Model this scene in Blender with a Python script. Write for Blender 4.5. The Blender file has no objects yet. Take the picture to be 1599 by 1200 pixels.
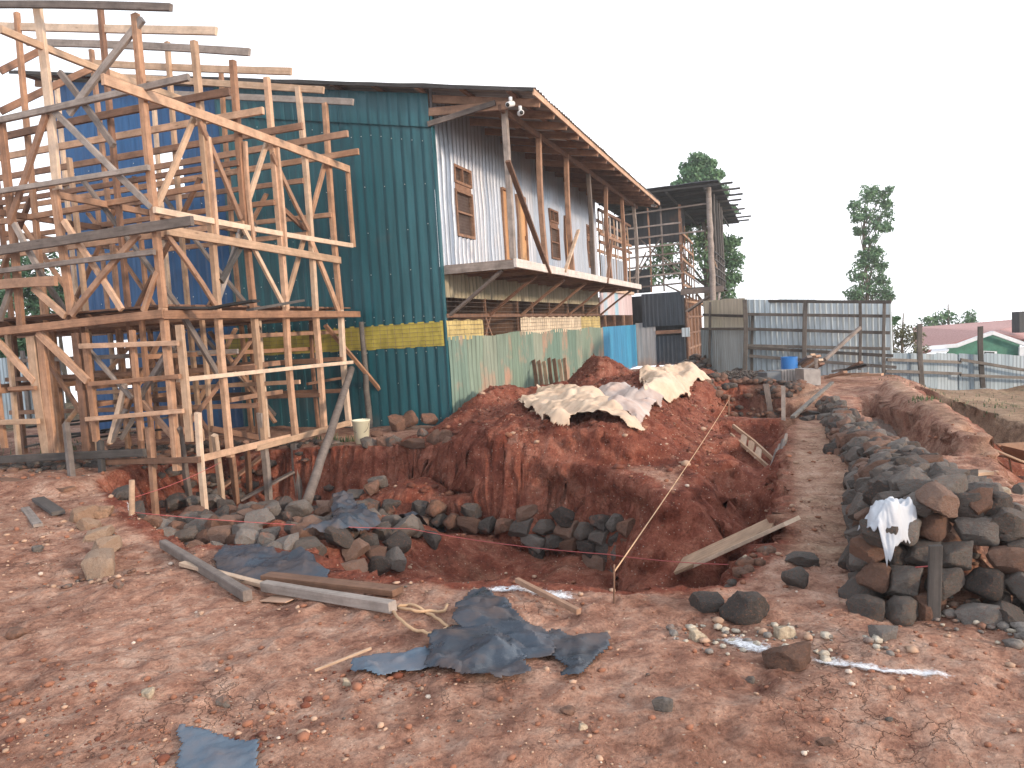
import bpy, bmesh, math, random
import numpy as np
from mathutils import Vector, Matrix, noise as mnoise
random.seed(7); rng = np.random.default_rng(11)
S = bpy.context.scene
COL = S.collection

# ------------------------------------------------------------------ camera
FPX, CX, CY = 1200., 799.5, 600.
EYE = np.array([0, 0, 1.6])
PITCH = math.atan(82.4/1200); ROLL = math.atan(.06)
FW = np.array([0, math.cos(PITCH), -math.sin(PITCH)]); R0 = np.array([1., 0, 0]); U0 = np.cross(R0, FW)
CR = R0*math.cos(ROLL)-U0*math.sin(ROLL); CU = U0*math.cos(ROLL)+R0*math.sin(ROLL)
cam_d = bpy.data.cameras.new('camera'); cam = bpy.data.objects.new('camera', cam_d); COL.objects.link(cam)
cam_d.sensor_width = 36; cam_d.lens = 36*FPX/1599; cam_d.clip_end = 3000; cam_d.clip_start = .05
cam.matrix_world = Matrix(((CR[0], CU[0], -FW[0], 0), (CR[1], CU[1], -FW[1], 0), (CR[2], CU[2], -FW[2], 1.6), (0, 0, 0, 1)))
S.camera = cam
HAZE = .0016

# ------------------------------------------------------------------ light
SUN_AZ = 128.; SUN_EL = 13.        # azimuth clockwise from +Y
W = bpy.data.worlds.new('World'); S.world = W; W.use_nodes = True
nt = W.node_tree; nt.nodes.clear()
N = nt.nodes.new; L = nt.links.new
out = N('ShaderNodeOutputWorld'); bg = N('ShaderNodeBackground'); sky = N('ShaderNodeTexSky')
sky.sky_type = 'NISHITA'; sky.sun_disc = False; sky.sun_elevation = math.radians(SUN_EL); sky.sun_rotation = math.radians(SUN_AZ)
sky.air_density = 1.0; sky.dust_density = 2.0; sky.ozone_density = 1.5
tc = N('ShaderNodeTexCoord'); sp = N('ShaderNodeSeparateXYZ'); mx = N('ShaderNodeMath'); mx.operation = 'MAXIMUM'; mx.inputs[1].default_value = .03
cb = N('ShaderNodeCombineXYZ'); L(tc.outputs['Generated'], sp.inputs[0]); L(sp.outputs[2], mx.inputs[0])
L(sp.outputs[0], cb.inputs[0]); L(sp.outputs[1], cb.inputs[1]); L(mx.outputs[0], cb.inputs[2]); L(cb.outputs[0], sky.inputs[0])
# thin white overcast veil over the blue: thicker near the horizon, thinner high up on the left
rmp = N('ShaderNodeMapRange'); rmp.inputs[1].default_value = .48; rmp.inputs[2].default_value = .66; rmp.inputs[3].default_value = .93; rmp.inputs[4].default_value = .40
nz = N('ShaderNodeTexNoise'); nz.inputs['Scale'].default_value = 3.0; nz.inputs['Detail'].default_value = 5
L(cb.outputs[0], nz.inputs[0])
dot = N('ShaderNodeVectorMath'); dot.operation = 'DOT_PRODUCT'; dot.inputs[1].default_value = (-.42, .1, .85); L(cb.outputs[0], dot.inputs[0])
ad = N('ShaderNodeMath'); ad.operation = 'MULTIPLY_ADD'; ad.inputs[1].default_value = .5; L(nz.outputs[0], ad.inputs[0]); 
sb = N('ShaderNodeMath'); sb.operation = 'SUBTRACT'; sb.inputs[1].default_value = .25; L(dot.outputs['Value'], sb.inputs[0]); L(sb.outputs[0], ad.inputs[2])
L(ad.outputs[0], rmp.inputs[0])
mix = N('ShaderNodeMix'); mix.data_type = 'RGBA'
sc = N('ShaderNodeVectorMath'); sc.operation = 'SCALE'; sc.inputs['Scale'].default_value = 1.0; L(sky.outputs[0], sc.inputs[0])
L(rmp.outputs[0], mix.inputs[0]); L(sc.outputs[0], mix.inputs[6]); mix.inputs[7].default_value = (12.6, 12.8, 13.3, 1)
L(mix.outputs[2], bg.inputs[0]); bg.inputs[1].default_value = .13; L(bg.outputs[0], out.inputs[0])
sd = bpy.data.lights.new('sun', 'SUN'); so = bpy.data.objects.new('sun', sd); COL.objects.link(so)
sd.energy = 3.0; sd.angle = math.radians(5.0); sd.color = (1, .78, .58)
ts = Vector((math.sin(math.radians(SUN_AZ))*math.cos(math.radians(SUN_EL)), math.cos(math.radians(SUN_AZ))*math.cos(math.radians(SUN_EL)), math.sin(math.radians(SUN_EL))))
so.rotation_euler = (-ts).to_track_quat('-Z', 'Y').to_euler(); so.location = (12, -12, 14)
S.view_settings.view_transform = 'Standard'; S.view_settings.look = 'None'; S.view_settings.exposure = .2; S.view_settings.gamma = 1
S.render.engine = 'CYCLES'; S.render.resolution_x = 1024; S.render.resolution_y = 768
S.cycles.max_bounces = 6; S.cycles.diffuse_bounces = 3; S.cycles.transparent_max_bounces = 8

# ------------------------------------------------------------------ surveying helpers
def ray(px, py): return FW+CR*(px-CX)/FPX-CU*(py-CY)/FPX
def P(px, py, D): r = ray(px, py); return EYE+r*(D/r[1])
def G(px, py, z=0.): r = ray(px, py); return EYE+r*((z-1.6)/r[2])
AZ = math.radians(19.7225)
UU = np.array([math.sin(AZ), math.cos(AZ), 0]); BB = np.array([math.cos(AZ), -math.sin(AZ), 0])   # along the long side / out from it
C0 = np.array([-1.143, 13.62, 0.])                                                                   # the near corner of the big shed
def AB(a, b, z=0.): return C0+UU*a+BB*b+np.array([0, 0, z])
def ab(p): q = np.asarray(p)-C0; return float(q@UU), float(q@BB), float(p[2])
def PA(px, py, a): r = ray(px, py); return EYE+r*(((AB(a, 0)-EYE)@UU)/(r@UU))
def PB(px, py, b): r = ray(px, py); return EYE+r*(((AB(0, b)-EYE)@BB)/(r@BB))

# ------------------------------------------------------------------ numpy noise
def _h(ix, iy, s):
    n = (ix.astype(np.int64)*374761393+iy.astype(np.int64)*668265263+s*974634777) & 0x7fffffff
    n = ((n ^ (n >> 13))*1274126177) & 0x7fffffff
    return ((n ^ (n >> 16)) & 0xffff)/65535.
def vn(x, y, s=0):
    x = np.asarray(x, float); y = np.asarray(y, float)
    ix = np.floor(x); iy = np.floor(y); fx = x-ix; fy = y-iy; fx = fx*fx*(3-2*fx); fy = fy*fy*(3-2*fy)
    a = _h(ix, iy, s); b = _h(ix+1, iy, s); c = _h(ix, iy+1, s); d = _h(ix+1, iy+1, s)
    return (a+(b-a)*fx+(c-a)*fy+(a-b-c+d)*fx*fy)*2-1
def fbm(x, y, o=4, s=0, g=.5):
    t = 0; am = 1; fr = 1
    for k in range(o):
        t = t+am*vn(x*fr+13.7*k, y*fr-7.1*k, s+k); am *= g; fr *= 2.03
    return t
def ss(e0, e1, x): t = np.clip((x-e0)/(e1-e0), 0, 1); return t*t*(3-2*t)
def sdpoly(px, py, poly):
    d = np.full(px.shape, 1e9); ins = np.zeros(px.shape, bool); n = len(poly)
    for i in range(n):
        x0, y0 = poly[i]; x1, y1 = poly[(i+1) % n]; ex, ey = x1-x0, y1-y0
        t = np.clip(((px-x0)*ex+(py-y0)*ey)/(ex*ex+ey*ey), 0, 1)
        d = np.minimum(d, np.hypot(px-x0-t*ex, py-y0-t*ey))
        c = (y0 > py) != (y1 > py)
        with np.errstate(all='ignore'): ins ^= c & (px < (x1-x0)*(py-y0)/((y1-y0) if y1 != y0 else 1e-9)+x0)
    return np.where(ins, -d, d)
def sdline(px, py, pts):
    d = np.full(px.shape, 1e9)
    for (x0, y0), (x1, y1) in zip(pts, pts[1:]):
        ex, ey = x1-x0, y1-y0; t = np.clip(((px-x0)*ex+(py-y0)*ey)/(ex*ex+ey*ey), 0, 1)
        d = np.minimum(d, np.hypot(px-x0-t*ex, py-y0-t*ey))
    return d

# ------------------------------------------------------------------ the terrain
PIT = [(-5.3, -2.2), (-6.5, -.68), (-7.37, .85), (-7.37, 1.57), (-7.87, 2.66), (-8.0, 3.3), (-8.06, 3.81), (-7.95, 4.71), (-7.66, 5.23), (-6.68, 5.58), (-3.5, 5.58), (-.36, 5.66),
       (-.3, 4.65), (-1.5, 4.75), (-3.0, 4.66), (-4.3, 4.72), (-5.15, 4.78), (-5.25, 4.5), (-4.7, 4.25), (-4.25, 3.8), (-4.05, 3.2), (-4.0, 2.6), (-3.3, 1.6), (-2.6, 1.0), (-2.5, .1), (-2.5, -1.3), (-2.55, -3.0), (-3.9, -2.7)]
BANKL = [(-4.15, 4.0), (-4.3, 3.6), (-4.2, 2.6), (-3.6, 1.6), (-2.95, 1.0), (-2.9, .4), (-3.0, .4), (-3.7, 1.7), (-4.3, 2.6), (-4.4, 3.6)]
XPIT = [(.25, 4.5), (.15, 5.9), (2.6, 6.0), (3.0, 4.7), (1.5, 4.4)]
GULLY = [(6.4, 8.15), (4.7, 8.0), (2., 8.0), (-1, 8.0), (-2.6, 7.95), (-3.4, 7.6), (-4.6, 7.42), (-5.3, 8.0), (-5.4, 11.5), (-1.16, 10.6), (1.0, 9.9), (2.7, 9.45), (4.6, 8.95)]
CHAN = [(3.6, 6.85), (3.7, 7.3), (1.0, 7.32), (-3.2, 7.35), (-3.2, 6.95), (1, 6.8)]
BERM = [(4.6, 7.66), (1.5, 7.68), (-1., 7.66), (-2.8, 7.62)]
PILE = [(-7.75, 6.45), (-6.8, 6.5), (-5.5, 6.52), (-4, 6.6), (-2.5, 6.45), (0, 6.36), (1.6, 6.32)]
def H(x, y, fine=True):
    x = np.asarray(x, float); y = np.asarray(y, float)
    a = (x-C0[0])*UU[0]+(y-C0[1])*UU[1]; b = (x-C0[0])*BB[0]+(y-C0[1])*BB[1]
    z = .035*fbm(x*.6, y*.6, 3, 1)
    z = z-.035*np.clip(b-8., 0, 4)*3.2                                            # falls away to the right
    z = z-.32*ss(8.0, 9.2, b)*ss(-6, -3, a)
    far = np.clip(y-27, 0, None)+np.clip(np.abs(x)-16, 0, None)*.3
    z = z-.075*far+.02*np.minimum(far, 60)*fbm(x*.05, y*.05, 2, 5)
    # spoil heap
    wob = .18*fbm(x*1.3, y*1.3, 3, 9)
    m = .42*ss(-4.05, -3.75, a-.15*wob)*ss(4.8, 3.9, b+wob)*ss(.8, 2.1, b)*ss(7.5, 3.5, a)
    for (ca, cb_, sa, sb_, hh) in ((.55, .6, .85, .6, .60), (1.35, 1.2, .5, .5, .36), (4.2, 1.6, 1.3, .7, .62), (-1.4, .95, .9, .55, .34), (-2.9, 2.9, .8, .8, .14), (-.5, 3.6, 2.2, .5, .12), (2.5, 3.3, 1.3, .7, .25)):
        m = m+hh*np.exp(-((a-ca)/sa)**2-((b-cb_)/sb_)**2)
    m = m*ss(-.25, .25, b+.1) + m*0
    m = m*(1+.20*fbm(x*2.1, y*2.1, 4, 17))
    z = z+m
    # little ledges on the left foreground
    lw = .1*fbm(x*1.1, y*1.1, 2, 31)
    z = z+.11*ss(-2.1, -2.5, b+lw)*ss(-6.2, -5.8, a+lw*.6)*ss(-4.2, -4.6, a)
    z = z-.10*ss(.55, 0., np.hypot((a+7.2)/1.3, (b+.5)/.5)-.4)*0
    # the excavated pit and trench
    nd = .07*fbm(x*1.7, y*1.7, 4, 21)+.03*fbm(x*8, y*8, 2, 23)
    d = sdpoly(a, b, PIT)+nd
    wall = .11+.22*ss(3.0, 4.3, b)
    s = ss(.04, 0, d)*.12+ss(.02, -1, d/wall)*.88
    fl = -.50-.50*ss(1.2, 2.9, b)+.10*ss(4.6, 5.0, b)+.10*fbm(x*1.5, y*1.5, 3, 41)
    fl = fl-.34*ss(-4.7, -4.1, a)*ss(2.2, 1.4, b)*ss(-2.4, -1.6, b)+.10*np.exp(-((a+5.8)/1.0)**2-((b-.8)/1.3)**2)+.12*np.exp(-((a+6.5)/.7)**2-((b-.6)/1.5)**2)
    fl = fl+.48*ss(-3.98, -3.82, a)*ss(.0, .5, b)
    z = z+(fl-z)*s
    # buttresses of earth standing in the trench
    for (ca, cb_, r, hh) in ((-5.35, 4.62, .42, .52), (-4.35, 4.86, .42, .58), (-3.2, 5.0, .40, .42), (-1.6, 5.0, .36, .40)):
        q = np.exp(-(np.hypot(a-ca, b-cb_)/r)**4); z = np.where(s > .02, z+hh*q*s*(1+.2*fbm(x*3, y*3, 2, 77)), z)
    d = sdpoly(a, b, XPIT)+nd; s2 = ss(.02, -.3, d); z = z+(-.42+.05*fbm(x*2, y*2, 2, 6)-z)*s2
    z = z+.35*np.exp(-(sdline(a, b, [(3.0, 4.6), (3.1, 6.0)])/.35)**2)
    # drain channel, berm, gully with its cliff
    d = sdpoly(a, b, CHAN)+nd*.4; z = z+(-.42-z)*ss(.02, -.10, d)
    z = z+.15*np.exp(-((sdline(a, b, BERM)+nd*.5)/.22)**6)
    d = sdpoly(a, b, GULLY)+nd*.7+.10*np.abs(vn(a*3.2, b*.2, 51)); z = z+(-1.5-z)*ss(.02, -.26-.25*ss(8.8, 8.2, b), d)
    # earth core under the stone pile
    t = ss(-8.0, 1.7, a); dl = sdline(a, b, PILE); hh = (.07+.25*np.exp(-(t/.3)**2))*ss(-7.95, -7.35, a); z = np.maximum(z, z+hh*ss(.36-.26*t, .04, dl))
    z = z+.14*np.exp(-((a-5.9)/1.3)**2-((b-5.5)/1.2)**2)+.10*np.clip(b-8.8, 0, 3)*fbm(x*.7, y*.7, 3, 91)*ss(1, 3, a)
    z = z+(-.5-z)*np.exp(-(np.hypot(x-6.15, y-8.7)/.75)**6)
    # path gets a hollow
    z = z-.03*np.exp(-((b-6.0)/.25)**2)*ss(-8, -7, a)
    if fine:
        lum = np.abs(fbm(x*5.5, y*5.5, 4, 65, .6)); z = z+.04*(lum-.3)*ss(.05, .3, m)*(1-s)
        z = z+.018*fbm(x*3.1, y*3.1, 4, 61)*(1+1.2*ss(.1, .4, m)+s)+.011*fbm(x*12, y*12, 4, 71, .6)*ss(14, 7, y)
        # clods and footprints in the foreground
        c = fbm(x*5.3, y*5.3, 3, 81); z = z+.022*ss(.25, .9, c)*ss(8, 4, y)*ss(-.4, .5, fbm(x*.8, y*.8, 2, 83))
    return z
def Hs(x, y): return float(H(np.array([x]), np.array([y]))[0])
def T(px, py, D0=2., D1=60.):
    r = ray(px, py); D = np.geomspace(D0, D1, 420); pts = EYE[None]+r[None]*(D/r[1])[:, None]
    h = H(pts[:, 0], pts[:, 1]); i = np.argmax(pts[:, 2] < h)
    if pts[i, 2] >= h[i]: return pts[-1]
    if i == 0: return pts[0]
    g0 = pts[i-1, 2]-h[i-1]; g1 = pts[i, 2]-h[i]; f = g0/(g0-g1)
    return pts[i-1]*(1-f)+pts[i]*f

# ------------------------------------------------------------------ object helpers
def tag(o, label=None, cat=None, group=None, kind=None):
    if label: o['label'] = label
    if cat: o['category'] = cat
    if group: o['group'] = group
    if kind: o['kind'] = kind
    return o
def empty(name, loc=(0, 0, 0)):
    o = bpy.data.objects.new(name, None); COL.objects.link(o); o.location = Vector([float(v) for v in loc]); o.empty_display_size = .2; return o
def link(name, me, m=None, parent=None, M=None):
    o = bpy.data.objects.new(name, me); COL.objects.link(o)
    if m is not None and len(me.materials) == 0: me.materials.append(m)
    M = M if M is not None else Matrix.Identity(4)
    if parent is not None:
        o.parent = parent
        off = parent_off(parent)
        M = Matrix.Translation(-off) @ M
    o.matrix_local = M
    return o
def parent_off(p):
    v = Vector((0, 0, 0))
    while p is not None: v += p.location; p = p.parent
    return v
def mesh(name, v, f, smooth=False):
    me = bpy.data.meshes.new(name); v = np.asarray(v, float)
    me.from_pydata(v.tolist(), [], [tuple(int(i) for i in q) for q in f]); me.update()
    if smooth: me.polygons.foreach_set('use_smooth', [True]*len(me.polygons))
    return me
class MB:                                   # collects boxes etc. into one mesh (world coordinates)
    def __init__(s): s.v = []; s.f = []
    def add(s, v, f):
        n = len(s.v); s.v += [tuple(float(c) for c in p) for p in v]; s.f += [tuple(i+n for i in q) for q in f]; return s
    def box(s, o, x, y, z):                 # origin corner + three edge vectors
        o, x, y, z = [np.asarray(k, float) for k in (o, x, y, z)]
        return s.add([o, o+x, o+x+y, o+y, o+z, o+x+z, o+x+y+z, o+y+z], [(0, 3, 2, 1), (4, 5, 6, 7), (0, 1, 5, 4), (1, 2, 6, 5), (2, 3, 7, 6), (3, 0, 4, 7)])
    def bar(s, p0, p1, w, h, up=(0, 0, 1)):
        p0 = np.asarray(p0, float); p1 = np.asarray(p1, float); d = p1-p0; d = d/np.linalg.norm(d); up = np.asarray(up, float)
        if abs(d@up) > .95: up = np.array([0, 1., 0])
        s_ = np.cross(d, up); s_ /= np.linalg.norm(s_); t = np.cross(s_, d)
        return s.box(p0-s_*w/2-t*h/2, p1-p0, s_*w, t*h)
    def tube(s, pts, r, n=8, r1=None):
        pts = [np.asarray(p, float) for p in pts]; k = len(pts); vs = []; fs = []
        for i, p in enumerate(pts):
            d = pts[min(i+1, k-1)]-pts[max(i-1, 0)]; d = d/(np.linalg.norm(d)+1e-9); up = np.array([0, 0, 1.]) if abs(d[2]) < .9 else np.array([1., 0, 0])
            a_ = np.cross(d, up); a_ /= np.linalg.norm(a_); b_ = np.cross(a_, d); rr = r if r1 is None else r+(r1-r)*i/(k-1)
            for j in range(n): t = 2*math.pi*j/n; vs.append(p+rr*(math.cos(t)*a_+math.sin(t)*b_))
        for i in range(k-1):
            for j in range(n): fs.append((i*n+j, i*n+(j+1) % n, (i+1)*n+(j+1) % n, (i+1)*n+j))
        fs.append(tuple(range(n))[::-1]); fs.append(tuple((k-1)*n+j for j in range(n)))
        return s.add(vs, fs)
    def build(s, name, m, parent=None, smooth=False, org=None):
        v = np.array(s.v); o = np.array(org if org is not None else v.mean(0)); return link(name, mesh(name, v-o, s.f, smooth), m, parent, Matrix.Translation(Vector(o)))
def beam(name, p0, p1, w, h, m, parent=None, up=(0, 0, 1), bend=.012, taper=0., seed=None):
    """sawn timber: length along local X, a little warped, ends not quite square"""
    p0 = Vector([float(c) for c in p0]); p1 = Vector([float(c) for c in p1]); d = p1-p0; Ln = d.length; d.normalize(); up = Vector([float(c) for c in up])
    if abs(d.dot(up)) > .95: up = Vector((0, 1, 0))
    s_ = up.cross(d).normalized(); t = d.cross(s_)
    R = Matrix((d, s_, t)).transposed().to_4x4(); R.translation = p0
    n = max(2, int(Ln/.35)); vs = []; fs = []; rr = random.Random(seed if seed is not None else random.random())
    k1, k2, ph = rr.uniform(-1, 1)*bend, rr.uniform(-1, 1)*bend*.5, rr.uniform(0, 6); c = min(w, h)*.09
    sk = rr.uniform(-.12, .12)*w
    for i in range(n+1):
        x = Ln*i/n; q = x/Ln; oy = k1*math.sin(q*math.pi)*min(Ln, 3)+k2*math.sin(q*5+ph); oz = k1*.6*math.sin(q*3.3+ph)-k1*.6*math.sin(ph)*(1-q)-k1*.6*math.sin(3.3+ph)*q
        ww = w*(1-taper*q)*(1+rr.uniform(-.025, .025)); hh = h*(1-taper*q)*(1+rr.uniform(-.025, .025))
        for (yy, zz) in ((-ww/2+c, -hh/2), (ww/2-c, -hh/2), (ww/2, -hh/2+c), (ww/2, hh/2-c), (ww/2-c, hh/2), (-ww/2+c, hh/2), (-ww/2, hh/2-c), (-ww/2, -hh/2+c)):
            vs.append((x+(sk*yy/w if i in (0, n) else 0), yy+oy, zz+oz))
    for i in range(n):
        for j in range(8): fs.append((i*8+j, i*8+(j+1) % 8, i*8+8+(j+1) % 8, i*8+8+j))
    fs.append(tuple(range(8))[::-1]); fs.append(tuple(n*8+j for j in range(8)))
    return link(name, mesh(name, vs, fs), m, parent, R)
def pole(name, p0, p1, r0, r1, m, parent=None, seed=1):
    p0 = np.asarray(p0, float); p1 = np.asarray(p1, float); d = p1-p0; Ln = np.linalg.norm(d); rr = random.Random(seed); pts = []
    n = max(3, int(Ln/.3))
    for i in range(n+1):
        q = i/n; j = 0 if i in (0, n) else .13*r0; pts.append(p0+d*q+np.array([rr.uniform(-j, j), rr.uniform(-j, j), 0]))
    return MB().tube(pts, r0, 10, r1).build(name, m, parent, smooth=True, org=p0)

# ------------------------------------------------------------------ materials
def newmat(name):
    m = bpy.data.materials.new(name); m.use_nodes = True; t = m.node_tree; t.nodes.clear()
    o = t.nodes.new('ShaderNodeOutputMaterial'); b = t.nodes.new('ShaderNodeBsdfPrincipled'); t.links.new(b.outputs[0], o.inputs[0]); return m, t, b
def nn(t, typ, **k):
    n = t.nodes.new(typ)
    for a_, v in k.items():
        if a_.startswith('i_'):
            key = a_[2:]; n.inputs[int(key) if key.isdigit() else key.replace('_', ' ')].default_value = v
        else: setattr(n, a_, v)
    return n
def ramp(t, fac, stops, interp='LINEAR'):
    r = t.nodes.new('ShaderNodeValToRGB'); cr_ = r.color_ramp; cr_.interpolation = interp
    while len(cr_.elements) < len(stops): cr_.elements.new(.5)
    for e, (p, c) in zip(cr_.elements, stops): e.position = p; e.color = (*c, 1) if len(c) == 3 else c
    t.links.new(fac, r.inputs[0]); return r.outputs[0]
def mixc(t, fac, a_, b_, blend='MIX'):
    n = nn(t, 'ShaderNodeMix', data_type='RGBA', blend_type=blend)
    for s_, v in ((0, fac), (6, a_), (7, b_)):
        if hasattr(v, 'links') or hasattr(v, 'is_linked'): t.links.new(v, n.inputs[s_])
        else: n.inputs[s_].default_value = v if s_ == 0 else ((*v, 1) if len(v) == 3 else v)
    return n.outputs[2]
def mathn(t, op, a_, b_=None, c_=None):
    n = nn(t, 'ShaderNodeMath', operation=op)
    for i, v in enumerate((a_, b_, c_)):
        if v is None: continue
        if hasattr(v, 'is_linked'): t.links.new(v, n.inputs[i])
        else: n.inputs[i].default_value = v
    return n.outputs[0]
def texn(t, vec, scale, detail=5, rough=.55, dist=0., col=False):
    n = nn(t, 'ShaderNodeTexNoise'); n.inputs['Scale'].default_value = scale; n.inputs['Detail'].default_value = detail; n.inputs['Roughness'].default_value = rough; n.inputs['Distortion'].default_value = dist
    t.links.new(vec, n.inputs['Vector']); return n.outputs[1 if col else 0]
def mapping(t, vec, scale=(1, 1, 1), loc=(0, 0, 0)):
    n = nn(t, 'ShaderNodeMapping'); n.inputs['Scale'].default_value = scale; n.inputs['Location'].default_value = loc; t.links.new(vec, n.inputs[0]); return n.outputs[0]
def bump(t, b, hgt, strength, dist=.02):
    n = nn(t, 'ShaderNodeBump'); n.inputs['Strength'].default_value = strength; n.inputs['Distance'].default_value = dist; t.links.new(hgt, n.inputs['Height']); t.links.new(n.outputs[0], b.inputs['Normal'])
def objvec(t):
    """object coordinates shifted per object, so that copies do not repeat"""
    tcn = nn(t, 'ShaderNodeTexCoord'); oi = nn(t, 'ShaderNodeObjectInfo'); v = nn(t, 'ShaderNodeVectorMath', operation='MULTIPLY_ADD')
    t.links.new(oi.outputs['Random'], v.inputs[0]); v.inputs[1].default_value = (37., 53., 71.); t.links.new(tcn.outputs['Object'], v.inputs[2]); return v.outputs[0], oi.outputs['Random'], tcn.outputs['Object']
def wood(name, c0, c1, c2, rough=.8, grime=.5):
    m, t, b = newmat(name); v, rnd, ob = objvec(t)
    g = texn(t, mapping(t, v, (1.2, 26, 26)), 1.6, 6, .6, .6); big = texn(t, v, 1.7, 4, .6)
    k = mathn(t, 'MULTIPLY_ADD', g, .65, mathn(t, 'MULTIPLY_ADD', rnd, .55, mathn(t, 'MULTIPLY', big, .35)))
    c = ramp(t, k, ((.35, c0), (.72, c1), (1.05, c2)))
    st = ramp(t, texn(t, v, 5, 5, .7), ((.35, (1, 1, 1)), (.72, (1-grime,)*3)))
    kn = nn(t, 'ShaderNodeTexVoronoi'); kn.inputs['Scale'].default_value = 1.; t.links.new(mapping(t, v, (1.8, 7, 7)), kn.inputs[0])
    kc = ramp(t, kn.outputs[0], ((.03, (.35, .28, .25)), (.09, (1, 1, 1))))
    c = mixc(t, 1., c, st, 'MULTIPLY'); c = mixc(t, .8, c, kc, 'MULTIPLY'); t.links.new(c, b.inputs['Base Color']); b.inputs['Roughness'].default_value = rough; bump(t, b, g, .45, .01); return m
M = {}
M['wood_orange'] = wood('fresh_sawn_timber', (.22, .11, .065), (.43, .24, .145), (.63, .41, .28), grime=.5)
M['wood_dark'] = wood('dark_weathered_timber', (.06, .055, .05), (.12, .105, .095), (.2, .18, .16), grime=.5)
M['wood_pale'] = wood('pale_timber', (.35, .22, .14), (.56, .39, .27), (.72, .56, .43), grime=.4)
M['wood_brown'] = wood('brown_timber', (.13, .07, .045), (.26, .14, .09), (.40, .24, .16), grime=.5)
M['wood_grey'] = wood('weathered_grey_timber', (.11, .09, .08), (.23, .19, .17), (.38, .33, .30), grime=.5)
M['wood_char'] = wood('charred_timber', (.012, .011, .011), (.03, .028, .028), (.09, .08, .075), .7)
M['wood_white'] = wood('white_faced_timber', (.45, .40, .36), (.66, .60, .56), (.8, .75, .7), grime=.3)

def tin(name, cols, rough=.45, metal=.6, rust=(.30, .13, .07), rustamt=.25, sheet=.8, dirt=(.32, .15, .09), dirt_h=.9, streak=.35, spec=.5, groove=0., groove_shade=.5):
    """painted or galvanised corrugated sheet: tint per sheet, streaks down the ribs, rust, splashed soil near the foot (local z = height)"""
    m, t, b = newmat(name); tcn = nn(t, 'ShaderNodeTexCoord'); ob = tcn.outputs['Object']; sx = nn(t, 'ShaderNodeSeparateXYZ'); t.links.new(ob, sx.inputs[0])
    idx = mathn(t, 'FLOOR', mathn(t, 'DIVIDE', sx.outputs[0], sheet)); wn = nn(t, 'ShaderNodeTexWhiteNoise', noise_dimensions='1D'); t.links.new(idx, wn.inputs['W'])
    base = ramp(t, wn.outputs[0], tuple((i/max(1, len(cols)-1), c) for i, c in enumerate(cols)))
    s1 = texn(t, mapping(t, ob, (9, 9, .6)), 1.5, 6, .65); s2 = texn(t, mapping(t, ob, (1, 1, .7)), 1.1, 5, .6)
    c = mixc(t, 1., base, ramp(t, s1, ((.3, (1-streak,)*3), (.65, (1, 1, 1)))), 'MULTIPLY')
    c = mixc(t, ramp(t, s2, ((.62, (0, 0, 0)), (.78, (rustamt,)*3)) if rustamt < .8 else ((.54, (0, 0, 0)), (.66, (.7,)*3))), c, rust)
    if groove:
        gv = mathn(t, 'SINE', mathn(t, 'MULTIPLY', sx.outputs[0], 2*math.pi/groove)); c = mixc(t, 1., c, ramp(t, mathn(t, 'ADD', mathn(t, 'MULTIPLY_ADD', gv, .5, .42), mathn(t, 'MULTIPLY', s1, .2)), ((.08, (1-groove_shade,)*3), (.42, (1, 1, 1)))), 'MULTIPLY')  # shade of the rib valleys put into the colour so the ribs stand out
    hz = mathn(t, 'ADD', sx.outputs[2], mathn(t, 'MULTIPLY', texn(t, ob, 1.3, 5, .7), 1.1))
    if dirt_h > 0: c = mixc(t, ramp(t, hz, ((.30, (.85,)*3), (min(.99, .3+dirt_h*.75), (0, 0, 0)))), c, dirt)
    t.links.new(c, b.inputs['Base Color']); b.inputs['Metallic'].default_value = metal
    t.links.new(ramp(t, s1, ((.3, (rough+.2,)*3), (.7, (rough-.08,)*3))), b.inputs['Roughness']); b.inputs['Specular IOR Level'].default_value = spec
    bump(t, b, texn(t, mapping(t, ob, (2, 2, 1)), 3., 5, .6), .35, .02); return m
M['tin_green'] = tin('green_painted_sheet', ((.009, .088, .115), (.013, .108, .138), (.007, .072, .10)), .36, .0, rustamt=.15, dirt_h=.35, streak=.4, spec=.45)
M['tin_blue'] = tin('blue_painted_sheet', ((.007, .085, .25), (.008, .07, .20), (.007, .10, .29)), .42, .0, rustamt=.1, dirt_h=.3, streak=.3)
M['tin_silver'] = tin('galvanised_sheet', ((.44, .48, .54), (.52, .54, .60), (.38, .44, .52), (.55, .55, .58)), .32, .6, rustamt=.3, rust=(.42, .30, .24), dirt_h=0.0, streak=.2, groove=.19, groove_shade=.6)
M['tin_oldgreen'] = tin('faded_green_sheet', ((.20, .29, .23), (.26, .33, .27), (.15, .25, .21), (.33, .36, .29)), .6, .05, rust=(.50, .26, .18), rustamt=.9, dirt=(.36, .18, .12), dirt_h=.55, streak=.35, groove=.19, groove_shade=.5)
M['tin_olive'] = tin('olive_old_sheet', ((.36, .33, .23), (.44, .39, .28), (.30, .28, .2)), .6, .2, rustamt=.5, dirt_h=0., streak=.4, groove=.19, groove_shade=.45)
M['tin_roof'] = tin('roof_sheet', ((.36, .34, .34), (.44, .41, .40), (.26, .26, .28)), .45, .5, rustamt=.4, dirt_h=0., streak=.4)
M['tin_dark'] = tin('dark_blue_grey_sheet', ((.030, .045, .065), (.045, .060, .08), (.022, .03, .045)), .5, .2, rustamt=.25, dirt_h=.5, streak=.4)
M['tin_lightblue'] = tin('bright_blue_sheet', ((.03, .25, .46), (.04, .30, .52), (.02, .2, .4)), .45, .0, rustamt=.15, dirt_h=.4, streak=.35)
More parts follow.
